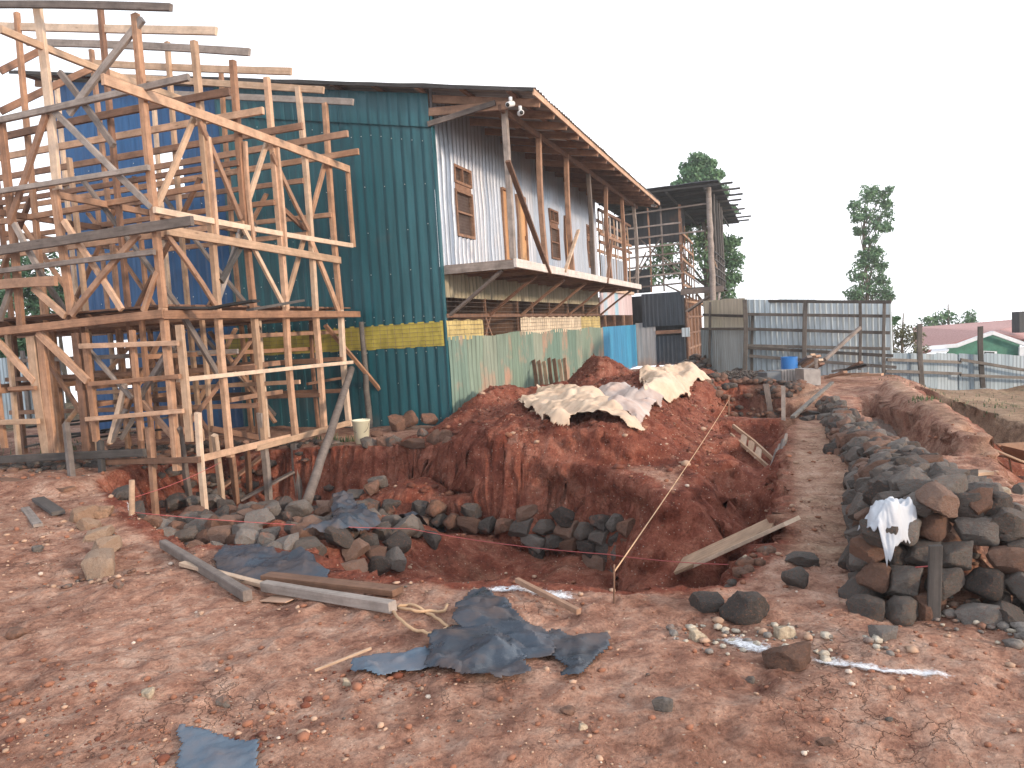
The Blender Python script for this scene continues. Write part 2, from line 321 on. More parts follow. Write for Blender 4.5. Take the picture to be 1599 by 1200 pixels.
M['tin_pinkblue'] = tin('pale_patched_sheet', ((.35, .55, .68), (.62, .50, .52), (.66, .58, .60)), .55, .1, rustamt=.4, dirt_h=0., sheet=.6)
M['tin_white'] = tin('pale_flat_sheet', ((.50, .47, .45), (.42, .42, .43), (.55, .5, .47)), .6, .1, rustamt=.2, dirt=(.40, .22, .12), dirt_h=.8)
M['tin_fence'] = tin('grey_fence_sheet', ((.58, .70, .78), (.66, .76, .83), (.52, .64, .72), (.70, .80, .86)), .55, .0, rust=(.40, .36, .30), rustamt=.4, dirt_h=0., sheet=.9, groove=.13, groove_shade=.5)
M['tin_lowfence'] = tin('pale_blue_grey_fence_sheet', ((.30, .39, .46), (.36, .45, .52), (.26, .34, .41), (.42, .50, .56)), .6, 0., rust=(.35, .3, .25), rustamt=.4, dirt_h=0., sheet=.9, groove=.13, groove_shade=.4)
M['tin_cream'] = tin('cream_fence_sheet', ((.80, .75, .60), (.84, .78, .66)), .6, .0, rustamt=.3, dirt_h=.3)
M['tin_char'] = tin('smoke_blackened_sheet', ((.03, .035, .042), (.05, .055, .065), (.02, .024, .03)), .55, .3, rustamt=.3, dirt_h=0.)
M['tin_redroof'] = tin('faded_red_roof', ((.46, .22, .20), (.52, .27, .25), (.42, .19, .17)), .6, .05, rustamt=.3, dirt_h=0., sheet=1.6)
def plain(name, col, rough=.6, metal=0., nscale=6., var=.25, bmp=.2, alpha=1., sss=0.):
    m, t, b = newmat(name); v, rnd, ob = objvec(t); n_ = texn(t, v, nscale, 6, .6)
    c = ramp(t, n_, ((.3, tuple(x*(1-var) for x in col)), (.7, tuple(min(1, x*(1+var)) for x in col)))); t.links.new(c, b.inputs['Base Color'])
    b.inputs['Roughness'].default_value = rough; b.inputs['Metallic'].default_value = metal; bump(t, b, n_, bmp, .01); return m
M['yellow_net'] = plain('yellow_woven_plastic', (.44, .37, .07), .6, nscale=3, var=.3)
M['cream_net'] = plain('cream_woven_plastic', (.66, .56, .42), .6, nscale=3, var=.25)
M['wire'] = plain('rusty_wire', (.16, .13, .11), .6, .4)
M['pane'] = plain('dusty_dark_mesh_pane', (.10, .06, .05), .6, nscale=4, var=.3)
M['door'] = wood('varnished_door', (.42, .20, .08), (.58, .31, .14), (.70, .42, .2), .6, .2)
M['screw'] = plain('screw_cap', (.62, .68, .68), .35, .6, var=.05)
M['white_metal'] = plain('white_metal', (.7, .7, .7), .4, .1, var=.05)
M['black'] = plain('black_glass', (.02, .02, .02), .2)
M['bucket'] = plain('cream_plastic', (.70, .68, .52), .45, var=.06, nscale=3)
M['drum'] = plain('blue_plastic_drum', (.015, .14, .42), .4, var=.15, nscale=2)
M['concrete'] = plain('concrete', (.33, .31, .30), .9, var=.25)
M['block'] = plain('grey_concrete_block', (.13, .15, .17), .9, var=.2)
M['rust_steel'] = plain('rusty_steel', (.28, .16, .10), .7, .3)
M['string_pink'] = plain('pink_string', (.52, .12, .12), .8)
M['string_tan'] = plain('tan_string', (.55, .36, .22), .8)
M['rope'] = plain('sisal_rope', (.50, .33, .20), .9)
M['card'] = plain('cardboard', (.50, .33, .24), .9)
M['green_wall'] = plain('green_painted_wall', (.04, .17, .12), .7)
M['trim'] = plain('white_trim', (.62, .66, .72), .6, var=.1)
M['bark'] = plain('bark', (.15, .12, .09), .9, var=.4)
def rockmat(name, cols, spec=.3, soil=.5):
    m, t, b = newmat(name); v, rnd, ob = objvec(t); big = texn(t, v, 4, 6, .6); fi = texn(t, v, 38, 5, .65)
    k = mathn(t, 'MULTIPLY_ADD', big, .5, mathn(t, 'MULTIPLY', rnd, .62)); c = ramp(t, k, tuple((.15+.75*i/(len(cols)-1), c_) for i, c_ in enumerate(cols)))
    c = mixc(t, 1., c, ramp(t, fi, ((.32, (.55, .55, .55)), (.62, (1.1, 1.1, 1.1)))), 'MULTIPLY')
    pit_ = ramp(t, texn(t, v, 7, 7, .75), ((.53, (0, 0, 0)), (.66, (soil,)*3))); c = mixc(t, pit_, c, (.24, .105, .065))
    t.links.new(c, b.inputs['Base Color']); b.inputs['Roughness'].default_value = .82; b.inputs['Specular IOR Level'].default_value = spec
    h_ = mathn(t, 'MULTIPLY_ADD', fi, .4, big); bump(t, b, h_, .8, .03); return m
M['rock_grey'] = rockmat('grey_basalt', ((.09, .078, .070), (.155, .138, .125), (.24, .22, .205)), soil=.75)
M['rock_dark'] = rockmat('dark_basalt', ((.05, .043, .04), (.085, .074, .068), (.13, .117, .108)), soil=.7)
M['rock_brown'] = rockmat('soil_stained_stone', ((.11, .06, .042), (.19, .11, .08), (.27, .18, .14)), soil=.8)
M['rock_tan'] = rockmat('tan_kerb_stone', ((.22, .13, .08), (.34, .22, .15), (.42, .31, .23)), soil=.5)
M['rock_pale'] = rockmat('pale_stone', ((.35, .28, .20), (.48, .40, .30), (.55, .5, .42)), soil=.3)
def plastic(name, c0, c1, dust, rough=.38, dustamt=.6, thick=0.):
    m, t, b = newmat(name); v, rnd, ob = objvec(t); n_ = texn(t, v, 4, 7, .65, .4)
    c = ramp(t, texn(t, v, 2.3, 4, .5), ((.35, c0), (.65, c1))); c = mixc(t, ramp(t, n_, ((.46, (0, 0, 0)), (.68, (dustamt,)*3))), c, dust)
    t.links.new(c, b.inputs['Base Color']); t.links.new(ramp(t, n_, ((.35, (rough,)*3), (.7, (.8,)*3))), b.inputs['Roughness']); bump(t, b, texn(t, v, 16, 5, .6, 1.5), .4, .01); return m
M['plastic_dark'] = plastic('dark_grey_plastic_sheet', (.018, .026, .04), (.04, .058, .085), (.17, .11, .085), rough=.2, dustamt=.5)
M['plastic_flat'] = plastic('blue_grey_plastic_sheet', (.07, .11, .16), (.11, .155, .21), (.26, .18, .15), .5, .4)
M['tarp'] = plastic('cream_tarpaulin', (.56, .41, .29), (.66, .52, .39), (.40, .24, .17), .45, .45)
M['tarp_pale'] = plastic('pale_tarpaulin', (.42, .34, .31), (.55, .47, .43), (.38, .22, .16), .45, .5)
M['cloth_white'] = plastic('white_cloth', (.42, .46, .52), (.56, .60, .66), (.3, .24, .2), .9, .25)
def leafmat(name, c0, c1, c2):
    m, t, b = newmat(name); g = nn(t, 'ShaderNodeTexCoord'); k = texn(t, g.outputs['Object'], .9, 4, .6); k2 = texn(t, g.outputs['Object'], 14, 2, .5)
    c = ramp(t, mathn(t, 'MULTIPLY_ADD', k2, .6, mathn(t, 'MULTIPLY', k, .5)), ((.35, c0), (.55, c1), (.75, c2))); t.links.new(c, b.inputs['Base Color']); b.inputs['Roughness'].default_value = .6; return m
M['leaf'] = leafmat('green_leaves', (.055, .13, .06), (.095, .20, .095), (.16, .28, .13))
M['leaf_olive'] = leafmat('olive_leaves', (.07, .08, .035), (.12, .13, .06), (.18, .17, .09))
M['grass'] = leafmat('grass_blades', (.035, .07, .025), (.07, .11, .04), (.13, .14, .07))
# soil
def soil():
    m, t, b = newmat('red_soil'); tcn = nn(t, 'ShaderNodeTexCoord'); v = tcn.outputs['Object']
    at = nn(t, 'ShaderNodeAttribute', attribute_name='zone'); sp_ = nn(t, 'ShaderNodeSeparateColor'); t.links.new(at.outputs['Color'], sp_.inputs[0])
    n1 = texn(t, v, .9, 6, .6, .3); n2 = texn(t, v, 6, 8, .68, .2); n3 = texn(t, v, 45, 6, .7); n4 = texn(t, v, 2.4, 7, .7)
    k = mathn(t, 'MULTIPLY_ADD', n2, .7, mathn(t, 'MULTIPLY', n1, .4))
    dry = ramp(t, k, ((.38, (.15, .062, .045)), (.47, (.26, .131, .093)), (.56, (.395, .222, .160)), (.70, (.54, .37, .29))))
    red = ramp(t, k, ((.38, (.095, .027, .018)), (.50, (.19, .056, .036)), (.60, (.27, .098, .064)), (.74, (.38, .18, .13))))
    tan = ramp(t, k, ((.38, (.17, .11, .075)), (.55, (.32, .22, .15)), (.75, (.45, .33, .23))))
    w = mathn(t, 'ADD', sp_.outputs[0], mathn(t, 'MULTIPLY_ADD', n4, .9, -.45)); c = mixc(t, ramp(t, w, ((.3, (0, 0, 0)), (.7, (1, 1, 1)))), dry, red)
    w = mathn(t, 'ADD', sp_.outputs[1], mathn(t, 'MULTIPLY_ADD', n4, .7, -.35)); c = mixc(t, ramp(t, w, ((.3, (0, 0, 0)), (.7, (1, 1, 1)))), c, tan)
    w = mathn(t, 'ADD', sp_.outputs[2], mathn(t, 'MULTIPLY_ADD', n4, 1.2, -.6)); c = mixc(t, ramp(t, w, ((.4, (0, 0, 0)), (.62, (.85,)*3))), c, ramp(t, n3, ((.3, (.05, .075, .03)), (.7, (.13, .13, .06)))))
    # pale murram specks and grey grit
    vo = nn(t, 'ShaderNodeTexVoronoi', feature='F1'); vo.inputs['Scale'].default_value = 42.; t.links.new(v, vo.inputs[0]); wv = nn(t, 'ShaderNodeSeparateColor'); t.links.new(vo.outputs['Color'], wv.inputs[0])
    spk = mathn(t, 'MULTIPLY', mathn(t, 'LESS_THAN', vo.outputs['Distance'], .28), mathn(t, 'GREATER_THAN', wv.outputs[0], .88)); c = mixc(t, mathn(t, 'MULTIPLY', spk, .6), c, ramp(t, wv.outputs[1], ((.2, (.50, .36, .25)), (.6, (.28, .2, .17)), (.9, (.6, .52, .44)))))
    pw = ramp(t, texn(t, v, 1.3, 7, .75), ((.60, (0, 0, 0)), (.72, (.5,)*3))); c = mixc(t, pw, c, (.50, .37, .29))
    c = mixc(t, 1., c, ramp(t, n3, ((.28, (.6,)*3), (.58, (1.15,)*3))), 'MULTIPLY')
    c = mixc(t, 1., c, ramp(t, texn(t, v, .75, 5, .6, .5), ((.34, (.76, .72, .70)), (.50, (1, 1, 1)), (.68, (1.15, 1.15, 1.15)))), 'MULTIPLY')
    # drying cracks
    cv = nn(t, 'ShaderNodeTexVoronoi', feature='DISTANCE_TO_EDGE'); cv.inputs['Scale'].default_value = 6.5
    wp = nn(t, 'ShaderNodeVectorMath', operation='MULTIPLY_ADD'); t.links.new(texn(t, v, 7, 4, .6, col=True), wp.inputs[0]); wp.inputs[1].default_value = (.22, .22, .22); t.links.new(v, wp.inputs[2]); t.links.new(wp.outputs[0], cv.inputs[0])
    ck = mathn(t, 'MULTIPLY', ramp(t, cv.outputs[0], ((.0, (1, 1, 1)), (.03, (0, 0, 0)))), ramp(t, texn(t, v, 1.1, 3, .5), ((.50, (0, 0, 0)), (.62, (1, 1, 1)))))
    c = mixc(t, mathn(t, 'MULTIPLY', ck, .38), c, (.08, .035, .024))
    t.links.new(c, b.inputs['Base Color']); b.inputs['Roughness'].default_value = .95; b.inputs['Specular IOR Level'].default_value = .15
    h_ = mathn(t, 'ADD', mathn(t, 'MULTIPLY_ADD', n2, 1.6, mathn(t, 'MULTIPLY', n3, .5)), mathn(t, 'MULTIPLY', ck, -.5)); bump(t, b, h_, .9, .04); return m
M['soil'] = soil()

# ================================================================== GROUND
def axis(segs):
    out_ = [segs[0][0]]
    for a0, a1, st in segs:
        n = max(1, int(round((a1-a0)/st))); out_ += list(a0+(a1-a0)*np.arange(1, n+1)/n)
    return np.array(out_)
xs = axis([(-160, -100, 20), (-100, -30, 10), (-30, -10, 1.0), (-10, -4.5, .09), (-4.5, 5.2, .03), (5.2, 10.5, .06), (10.5, 16, .25), (16, 40, 2), (40, 100, 10), (100, 160, 20)])
ys = axis([(-20, -6, 2), (-6, 1.6, .4), (1.6, 6.2, .026), (6.2, 10.5, .04), (10.5, 17, .075), (17, 30, .25), (30, 60, 2), (60, 180, 10)])
X, Y = np.meshgrid(xs, ys); Z = H(X.ravel(), Y.ravel()).reshape(X.shape)
gx = np.gradient(Z, axis=1)/np.gradient(X, axis=1); gy = np.gradient(Z, axis=0)/np.gradient(Y, axis=0); gr = np.hypot(gx, gy)
near = (np.abs(X) < 9) & (Y < 17) & (Y > 2)
st = ss(.6, 2.2, gr)*near
aa = (X-C0[0])*UU[0]+(Y-C0[1])*UU[1]; bb = (X-C0[0])*BB[0]+(Y-C0[1])*BB[1]
dv = (.15*fbm(aa*1.3+bb*1.3, Z*2.6, 4, 201)+.08*np.abs(fbm(aa*3.5+bb*3.5, Z*6, 4, 207, .6))-.07*np.exp(-((Z+.25+.08*vn(aa*2, bb*2, 3))/.14)**2))*st
gl = np.maximum(gr, 1e-6); X2 = X-gx/gl*dv; Y2 = Y-gy/gl*dv
V = np.stack([X2.ravel(), Y2.ravel(), Z.ravel()], 1).astype(np.float32)
ny, nx = X.shape; I = np.arange(nx*ny).reshape(ny, nx)
Q = np.stack([I[:-1, :-1].ravel(), I[:-1, 1:].ravel(), I[1:, 1:].ravel(), I[1:, :-1].ravel()], 1).astype(np.int32)
me = bpy.data.meshes.new('ground'); me.vertices.add(len(V)); me.vertices.foreach_set('co', V.ravel()); me.loops.add(Q.size); me.loops.foreach_set('vertex_index', Q.ravel())
me.polygons.add(len(Q)); me.polygons.foreach_set('loop_start', np.arange(0, Q.size, 4, dtype=np.int32)); me.polygons.foreach_set('use_smooth', np.ones(len(Q), bool)); me.update(calc_edges=True)
zc = np.zeros((len(V), 4), np.float32); zc[:, 3] = 1
af, bf = aa.ravel(), bb.ravel(); dp = sdpoly(af, bf, PIT); zf = Z.ravel()
mound = ss(-4.6, -3.6, af)*ss(5.2, 4.2, bf)*ss(-.2, .3, bf)*ss(9, 6, af)
gul = ss(.3, -.1, sdpoly(af, bf, GULLY))
zc[:, 0] = np.clip(np.maximum(mound*.95, ss(.25, -.05, dp)), 0, 1)+.22*ss(.9, .2, dp)+.35*ss(.4, 0, sdpoly(af, bf, CHAN)-.35)+.45*ss(.4, 0, sdpoly(af, bf, XPIT)-.2)
pitfloor = ss(-.1, -.35, dp)*ss(-.6, -.85, zf); zc[:, 1] = .33*pitfloor+.46*np.exp(-((bf-5.95)/.5)**4)*ss(-8.0, -6.8, af)*ss(8, 5, af)+.75*ss(8.3, 8.8, bf)*ss(-4, -2, af)+.5*np.exp(-((bf-7.65)/.25)**2)*ss(-4, -3, af)*ss(6, 4, af)+.5*mound*ss(3.2, 4.2, bf)*ss(-.2, -.9, zf*0-.5)
zc[:, 1] = np.maximum(zc[:, 1], gul*.95*ss(8.5, 9.0, bf)); zc[:, 0] = np.clip(np.maximum(zc[:, 0], .7*np.exp(-((bf-8.15)/.3)**2)*ss(-4, -3, af)*ss(6, 4, af))-ss(8.5, 9, bf), 0, 1)
zc[:, 2] = np.clip(.38*ss(0, 3, af)*ss(8.9, 9.8, bf)*(1-gul)+.6*ss(26, 34, Y.ravel())+.35*np.exp(-((af-10)/3)**2-((bf-3)/3.)**2)+.6*ss(-9, -12, bf), 0, 1)
ca = me.color_attributes.new('zone', 'FLOAT_COLOR', 'POINT'); ca.data.foreach_set('color', np.clip(zc, 0, 1).ravel())
g = link('ground', me, M['soil']); tag(g, kind='structure')

# ================================================================== CORRUGATED SHEET
def corr(name, m, parent, p0, d, Ln, zb, zt, nrm, pitch=.076, amp=.009, prof='sin', holes=(), dents=.006, sheet=.8, slope=None, seed=0):
    """sheeting from p0 along d; zb(t), zt(t) give the lower and upper edge as (height above p0) or, with slope (a 3-D vector), distance along it"""
    d = np.asarray(d, float); nrm = np.asarray(nrm, float); upv = np.array([0, 0, 1.]) if slope is None else np.asarray(slope, float)
    if prof == 'sin': k = 6; ts_ = np.arange(0, Ln+1e-6, pitch/k); off = amp*np.sin(ts_*2*math.pi/pitch)
    else:
        ph = np.array([0, .62, .70, .92]); n_ = int(Ln/pitch)+1; ts_ = (np.arange(n_)[:, None]+ph[None]).ravel()*pitch; off = np.tile([0., 0., amp, amp], n_); k_ = ts_ <= Ln; ts_ = ts_[k_]; off = off[k_]
    ts_ = np.unique(np.concatenate([ts_, [Ln]])); off = np.interp(ts_, np.linspace(0, Ln, len(off)) if len(off) != len(ts_) else ts_, off)
    hz = sorted(set([h for q in holes for h in q[2:4]]))
    vs = []; fs = []; cols = []
    fzb = zb if callable(zb) else (lambda t_: zb); fzt = zt if callable(zt) else (lambda t_: zt)
    for t_, o_ in zip(ts_, off):
        b0, t0 = float(fzb(t_)), float(fzt(t_)); lev = [b0]+[min(max(h, b0), t0) for h in hz]+[t0]; full = []
        for i in range(len(lev)-1):
            n_ = max(1, int(round((([fzt(0)]+[0])[0]-fzb(0))/.5))) if not hz else 2
            full += [lev[i]+(lev[i+1]-lev[i])*j/n_ for j in range(n_)]
        full.append(t0); sh = math.floor(t_/sheet); q = (t_/sheet-sh)
        col = []
        for z_ in full:
            dn = dents*float(mnoise.noise(Vector((t_*1.7+seed*9, z_*1.3, seed))))+.004*(1-q)
            vs.append(np.asarray(p0)+d*t_+upv*z_+nrm*(o_+dn)); col.append(len(vs)-1)
        cols.append((t_, full, col))
    for (ta, fa, ca_), (tb, fb, cb2) in zip(cols, cols[1:]):
        tm = (ta+tb)/2
        for j in range(len(ca_)-1):
            zm = (fa[j]+fa[j+1])/2
            if any(h[0] < tm < h[1] and h[2] < zm < h[3] for h in holes): continue
            if fa[j+1]-fa[j] < 1e-5 and fb[j+1]-fb[j] < 1e-5: continue
            fs.append((ca_[j], cb2[j], cb2[j+1], ca_[j+1]))
    # local frame: x along, z up, so the sheet materials read heights from it
    if slope is None: R = Matrix(((d[0], nrm[0], 0, p0[0]), (d[1], nrm[1], 0, p0[1]), (d[2], nrm[2], 1, p0[2]), (0, 0, 0, 1)))
    else: R = Matrix(((d[0], nrm[0], upv[0], p0[0]), (d[1], nrm[1], upv[1], p0[1]), (d[2], nrm[2], upv[2], p0[2]), (0, 0, 0, 1)))
    Ri = np.array(R.inverted()); va = np.array(vs); va = va@Ri[:3, :3].T+Ri[:3, 3]
    return link(name, mesh(name, va, fs, smooth=(prof == 'sin')), m, parent, R)

# ================================================================== THE BIG SHED
shed = empty('corrugated_building', AB(0, 0)); tag(shed, 'long two storey corrugated iron building, dark green gable, blue rear part and overhanging gallery', 'building')
RS = .19; ZE = 5.47
def zroof(b): return ZE-(b-2.0)*RS
# gable wall: upper green, fascia strip, net band, lower green, blue part.  wall runs along -BB
def gab(b): return AB(0, b)
top = lambda t: zroof(-t)-.10
corr('upper_wall', M['tin_green'], shed, AB(0, 0, 0)+UU*0, -BB, 4.46, 1.84, lambda t: min(top(t)-.0, 5.28+t*.19-.0), -UU, .20, .030, 'box', sheet=.8, seed=1)
corr('gable_infill', M['tin_green'], shed, AB(-.035, .0, 0), -BB, 4.48, lambda t: 5.2+t*.19, lambda t: top(t)+.02, -UU, .20, .030, 'box', sheet=.8, dents=.014, seed=2)
corr('lower_wall', M['tin_green'], shed, AB(0, 0, -.3), -BB, 4.46, 0., 1.72, -UU, .20, .030, 'box', seed=3)
corr('rear_wall', M['tin_blue'], shed, AB(.01, -4.46, -.3), -BB, 4.26, 0, lambda t: top(t+4.46)+.3, -UU, .20, .020, 'box', seed=4,
     holes=[(.9, 1.8, 4.9, 5.9), (2.6, 3.2, 1.2, 2.2)])
nb = MB(); k = 60
for i in range(k+1):
    t = 4.7*i/k; w_ = .012*math.sin(t*9)+.01*math.sin(t*23)
    nb.v += [tuple(AB(-.022-w_, .0-t, 1.41+.006*math.sin(t*7))), tuple(AB(-.03-w_*.5, .0-t, 1.62)), tuple(AB(-.022+w_*.3, .0-t, 1.86))]
    if i: nb.f += [(3*i-3, 3*i, 3*i+1, 3*i-2), (3*i-2, 3*i+1, 3*i+2, 3*i-1)]
nb.build('net_band', M['yellow_net'], shed, True)
wr = MB()
for z in np.arange(1.45, 1.86, .075): wr.bar(AB(-.05, .0, z), AB(-.05, -4.6, z+.01), .005, .005)
for t in np.arange(.05, 4.6, .15): wr.bar(AB(-.05, -t, 1.42), AB(-.05, -t, 1.85), .004, .004)
o = wr.build('wire_mesh', M['wire'], shed)
sc_ = MB()
def screw(p, n_, r=.011):
    n_ = np.asarray(n_, float); s_ = np.cross(n_, [0, 0, 1]); s_ /= np.linalg.norm(s_); t_ = np.array([0, 0, 1.])
    b0 = [p+r*(math.cos(q)*s_+math.sin(q)*t_) for q in np.arange(6)*math.pi/3]; b1 = [x+n_*.012-(x-p)*.4 for x in b0]
    sc_.add(b0+b1, [(6, 7, 8, 9, 10, 11)]+[(i, (i+1) % 6, 6+(i+1) % 6, 6+i) for i in range(6)])
for zz in (.15, .75, 1.35, 1.95, 2.75, 3.55, 4.3, 5.0):
    for j, t in enumerate(np.arange(.16, 4.4, .2 if zz in (1.35, 1.95) or zz > 4.9 else .4)):
        z = zz+random.uniform(-.05, .05)+(t*.19 if zz > 4.9 else 0); screw(AB(-.024, -t-.0, z), -UU)
for t in np.arange(4.6, 8.6, .4):
    for zz in (.8, 2.7, 3.6, 4.5, 5.4): screw(AB(-.02, -t, zz+random.uniform(-.05, .05)), -UU)
sc_.build('roofing_screw', M['screw'], shed)['kind'] = 'stuff'
# corner flashing
MB().box(AB(-.03, .015, -.1), BB*.03, UU*.10, (0, 0, 5.55)).build('corner_flashing', M['tin_green'], shed, org=AB(-.03, .015, -.1))
# long side, upper storey (plane b=0, facing +BB)
ZB = 2.8; LEN = 12.25
wins = [(.82, 1.66, 3.42, 4.74), (6.95, 7.75, 3.42, 4.72), (10.95, 11.45, 3.42, 4.74)]
doors = [(3.38, 3.82), (4.36, 4.98), (8.4, 8.8)]
holes = [(w0, w1, z0-ZB, z1-ZB) for w0, w1, z0, z1 in wins]+[(d0, d1, 0., 4.70-ZB) for d0, d1 in doors]
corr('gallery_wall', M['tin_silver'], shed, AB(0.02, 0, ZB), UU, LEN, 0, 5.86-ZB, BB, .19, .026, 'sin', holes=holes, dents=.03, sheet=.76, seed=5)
for i, (w0, w1, z0, z1) in enumerate(wins):
    fr = MB(); tw = .05
    zt0 = z1-.34
    for (za, zb2) in ((z0, zt0-.11), (zt0, z1)):
        for t_ in (w0, w1-tw): fr.box(AB(t_, -.04, za), UU*tw, BB*.09, (0, 0, zb2-za))
        for z_ in (za, zb2-tw): fr.box(AB(w0+tw, -.038, z_), UU*(w1-w0-2*tw), BB*.085, (0, 0, tw))
    fr.box(AB(w0+tw, -.03, (z0+zt0-.1)/2), UU*(w1-w0-2*tw), BB*.07, (0, 0, .035)); fr.box(AB((w0+w1)/2-.015, -.03, zt0+tw), UU*.03, BB*.07, (0, 0, z1-zt0-2*tw))
    fr.box(AB(w0+.02, -.02, zt0-.108), UU*(w1-w0-.04), BB*.045, (0, 0, .105))
    wn_ = fr.build('window', M['wood_brown'], shed)
    pn = MB(); pn.box(AB(w0+.02, -.06, z0+.02), UU*(w1-w0-.04), BB*.02, (0, 0, z1-z0-.04)); pn.build('pane', M['pane'], wn_)
    ms = MB()
    for z in np.arange(z0+.05, z1-.03, .06): ms.bar(AB(w0+.04, .0, z), AB(w1-.04, .0, z), .005, .005)
    for t_ in np.arange(w0+.06, w1-.04, .06): ms.bar(AB(t_, .0, z0+.04), AB(t_, .0, z1-.04), .005, .005)
    ms.build('wire_mesh', M['wire'], wn_)
for d0, d1 in doors:
    db = MB(); db.box(AB(d0+.04, -.04, ZB), UU*(d1-d0-.08), BB*.05, (0, 0, 1.86)); dr = db.build('door', M['door'], shed)
    fb = MB(); fb.box(AB(d0-.01, -.05, ZB), UU*.05, BB*.10, (0, 0, 1.9)); fb.box(AB(d1-.04, -.05, ZB), UU*.05, BB*.10, (0, 0, 1.9)); fb.box(AB(d0+.04, -.05, ZB+1.86), UU*(d1-d0-.08), BB*.10, (0, 0, .05)); fb.build('frame', M['wood_brown'], dr)
    hb = MB(); hb.box(AB(d1-.12, .012, ZB+.9), UU*.03, BB*.03, (0, 0, .1)); hb.build('handle', M['rust_steel'], dr)
# gallery (balcony)
BW = 1.34; A0, A1 = .10, 12.3
beam('gallery_end_beam', AB(A0, .02, 2.74), AB(A0, BW, 2.74), .05, .15, M['wood_grey'], shed)
beam('gallery_edge_beam', AB(A0-.02, BW+.03, 2.76), AB(A1, BW+.03, 2.76), .05, .15, M['wood_white'], shed, bend=.02)
fl = MB()
for i in range(11): fl.box(AB(A0+.03, .03+i*.118, 2.80), UU*(A1-A0-.05), BB*.108, (0, 0, .03))
fl.build('gallery_floor', M['wood_brown'], shed)
for i in range(17):
    t = A0+.35+i*.74; beam('joist', AB(t, 0.03, 2.735), AB(t, BW-.01, 2.735), .05, .12, M['wood_brown'], shed)
brt = [.18+i*1.99 for i in range(7)]
for i, t in enumerate(brt): beam('bracket', AB(t+.02, BW-.25, 2.665), AB(t, .05, 1.95), .05, .10, M['wood_grey'] if i == 0 else M['wood_brown'], shed, up=UU)
pts_ = [.2, 2.15, 4.15, 6.15, 8.15, 10.15, 12.1]
for i, t in enumerate(pts_): beam('gallery_post', AB(t, BW-.04, 2.84), AB(t, BW-.04, zroof(BW)-.22), .10, .10, M['wood_grey'] if i % 3 == 0 else M['wood_brown'], shed, up=UU, bend=.02)
p = PB(793, 252, BW+.05); q = PB(858, 428, BW+.06); beam('gallery_brace', p, q, .05, .09, M['wood_brown'], shed, up=BB)
p = PB(903, 360, BW+.05); q = PB(882, 424, BW+.06); beam('gallery_brace', p, q, .05, .07, M['wood_pale'], shed, up=BB)
p = PB(956, 375, BW+.05); q = PB(948, 442, BW+.06); beam('gallery_brace', p, q, .05, .07, M['wood_brown'], shed, up=BB)
# roof: single pitch, rising to the left
OV = .32; BL = -9.35
sl = np.array([-BB[0], -BB[1], RS]); sl_len = (2.0-BL)
def eav(t): return .035*math.sin(t*.55)-.03*math.sin(t*.21)
corr('roof', M['tin_roof'], shed, AB(-OV, 2.02, ZE), UU, 12.95+OV, 0., sl_len, (RS*BB[0], RS*BB[1], 1.0), .16, .016, 'sin', dents=.02, slope=sl, seed=8)
for i in range(16):
    t = .12+i*.85; b1 = 1.96
    beam('rafter', AB(t, b1, zroof(b1)-.13), AB(t, BL+.15, zroof(BL+.15)-.13), .05, .13, M['wood_brown'], shed, bend=.01)
for i in range(14):
    b = 1.55-i*.82; beam('purlin', AB(-OV+.03, b, zroof(b)-.045), AB(12.9, b, zroof(b)-.045), .07, .05, M['wood_brown'], shed, bend=.006)
ea = [AB(-OV, 2.0, zroof(2.0)-.06), AB(12.95, 2.0, zroof(2.0)-.06)]
beam('eave_board', ea[0], ea[1], .03, .10, M['wood_orange'], shed, bend=.03)
beam('wall_plate', AB(-.05, BW-.04, zroof(BW)-.26), AB(12.7, BW-.04, zroof(BW)-.26), .06, .10, M['wood_brown'], shed)
beam('tie', AB(-.02, .0, 5.46), AB(-.02, BW+.1, 5.36), .05, .14, M['wood_brown'], shed)
beam('tie', AB(-.06, -.02, 5.25), AB(-.06, BW-.1, 5.42), .04, .09, M['wood_grey'], shed)
beam('fascia', AB(-OV-.02, BL, zroof(BL)-.03), AB(-OV-.02, 2.0, zroof(2.)-.03), .025, .06, M['wood_char'], shed)
# ground storey on the long side
corr('valance', M['tin_olive'], shed, AB(.03, .0, 0), UU, 12.1, 2.27, 2.72, BB, .19, .022, 'sin', dents=.02, seed=9)
beam('rail', AB(.05, .03, 1.94), AB(12.1, .03, 1.96), .06, .07, M['wood_brown'], shed)
for i, t in enumerate((.1, 2.1, 4.1, 5.2, 6.6, 8.4, 10.2, 12.0)): beam('stud', AB(t, -.03, 1.5), AB(t, -.03, 2.3), .06, .06, M['wood_brown'], shed, up=UU)
for i, (a_, b_) in enumerate(((2.0, 2.35), (2.3, 1.9))): beam('stud', AB(a_, -.0, 1.93), AB(b_, .0, 1.5), .05, .05, M['wood_brown'], shed, up=BB)
wr = MB()
for z in np.arange(1.6, 2.28, .085): wr.bar(AB(.05, .06, z), AB(12.1, .06, z+.01), .006, .006)
for t in np.arange(.1, 12.1, .17): wr.bar(AB(t, .06, 1.58), AB(t, .06, 2.28), .004, .004)
wr.build('wire_mesh', M['wire'], shed)
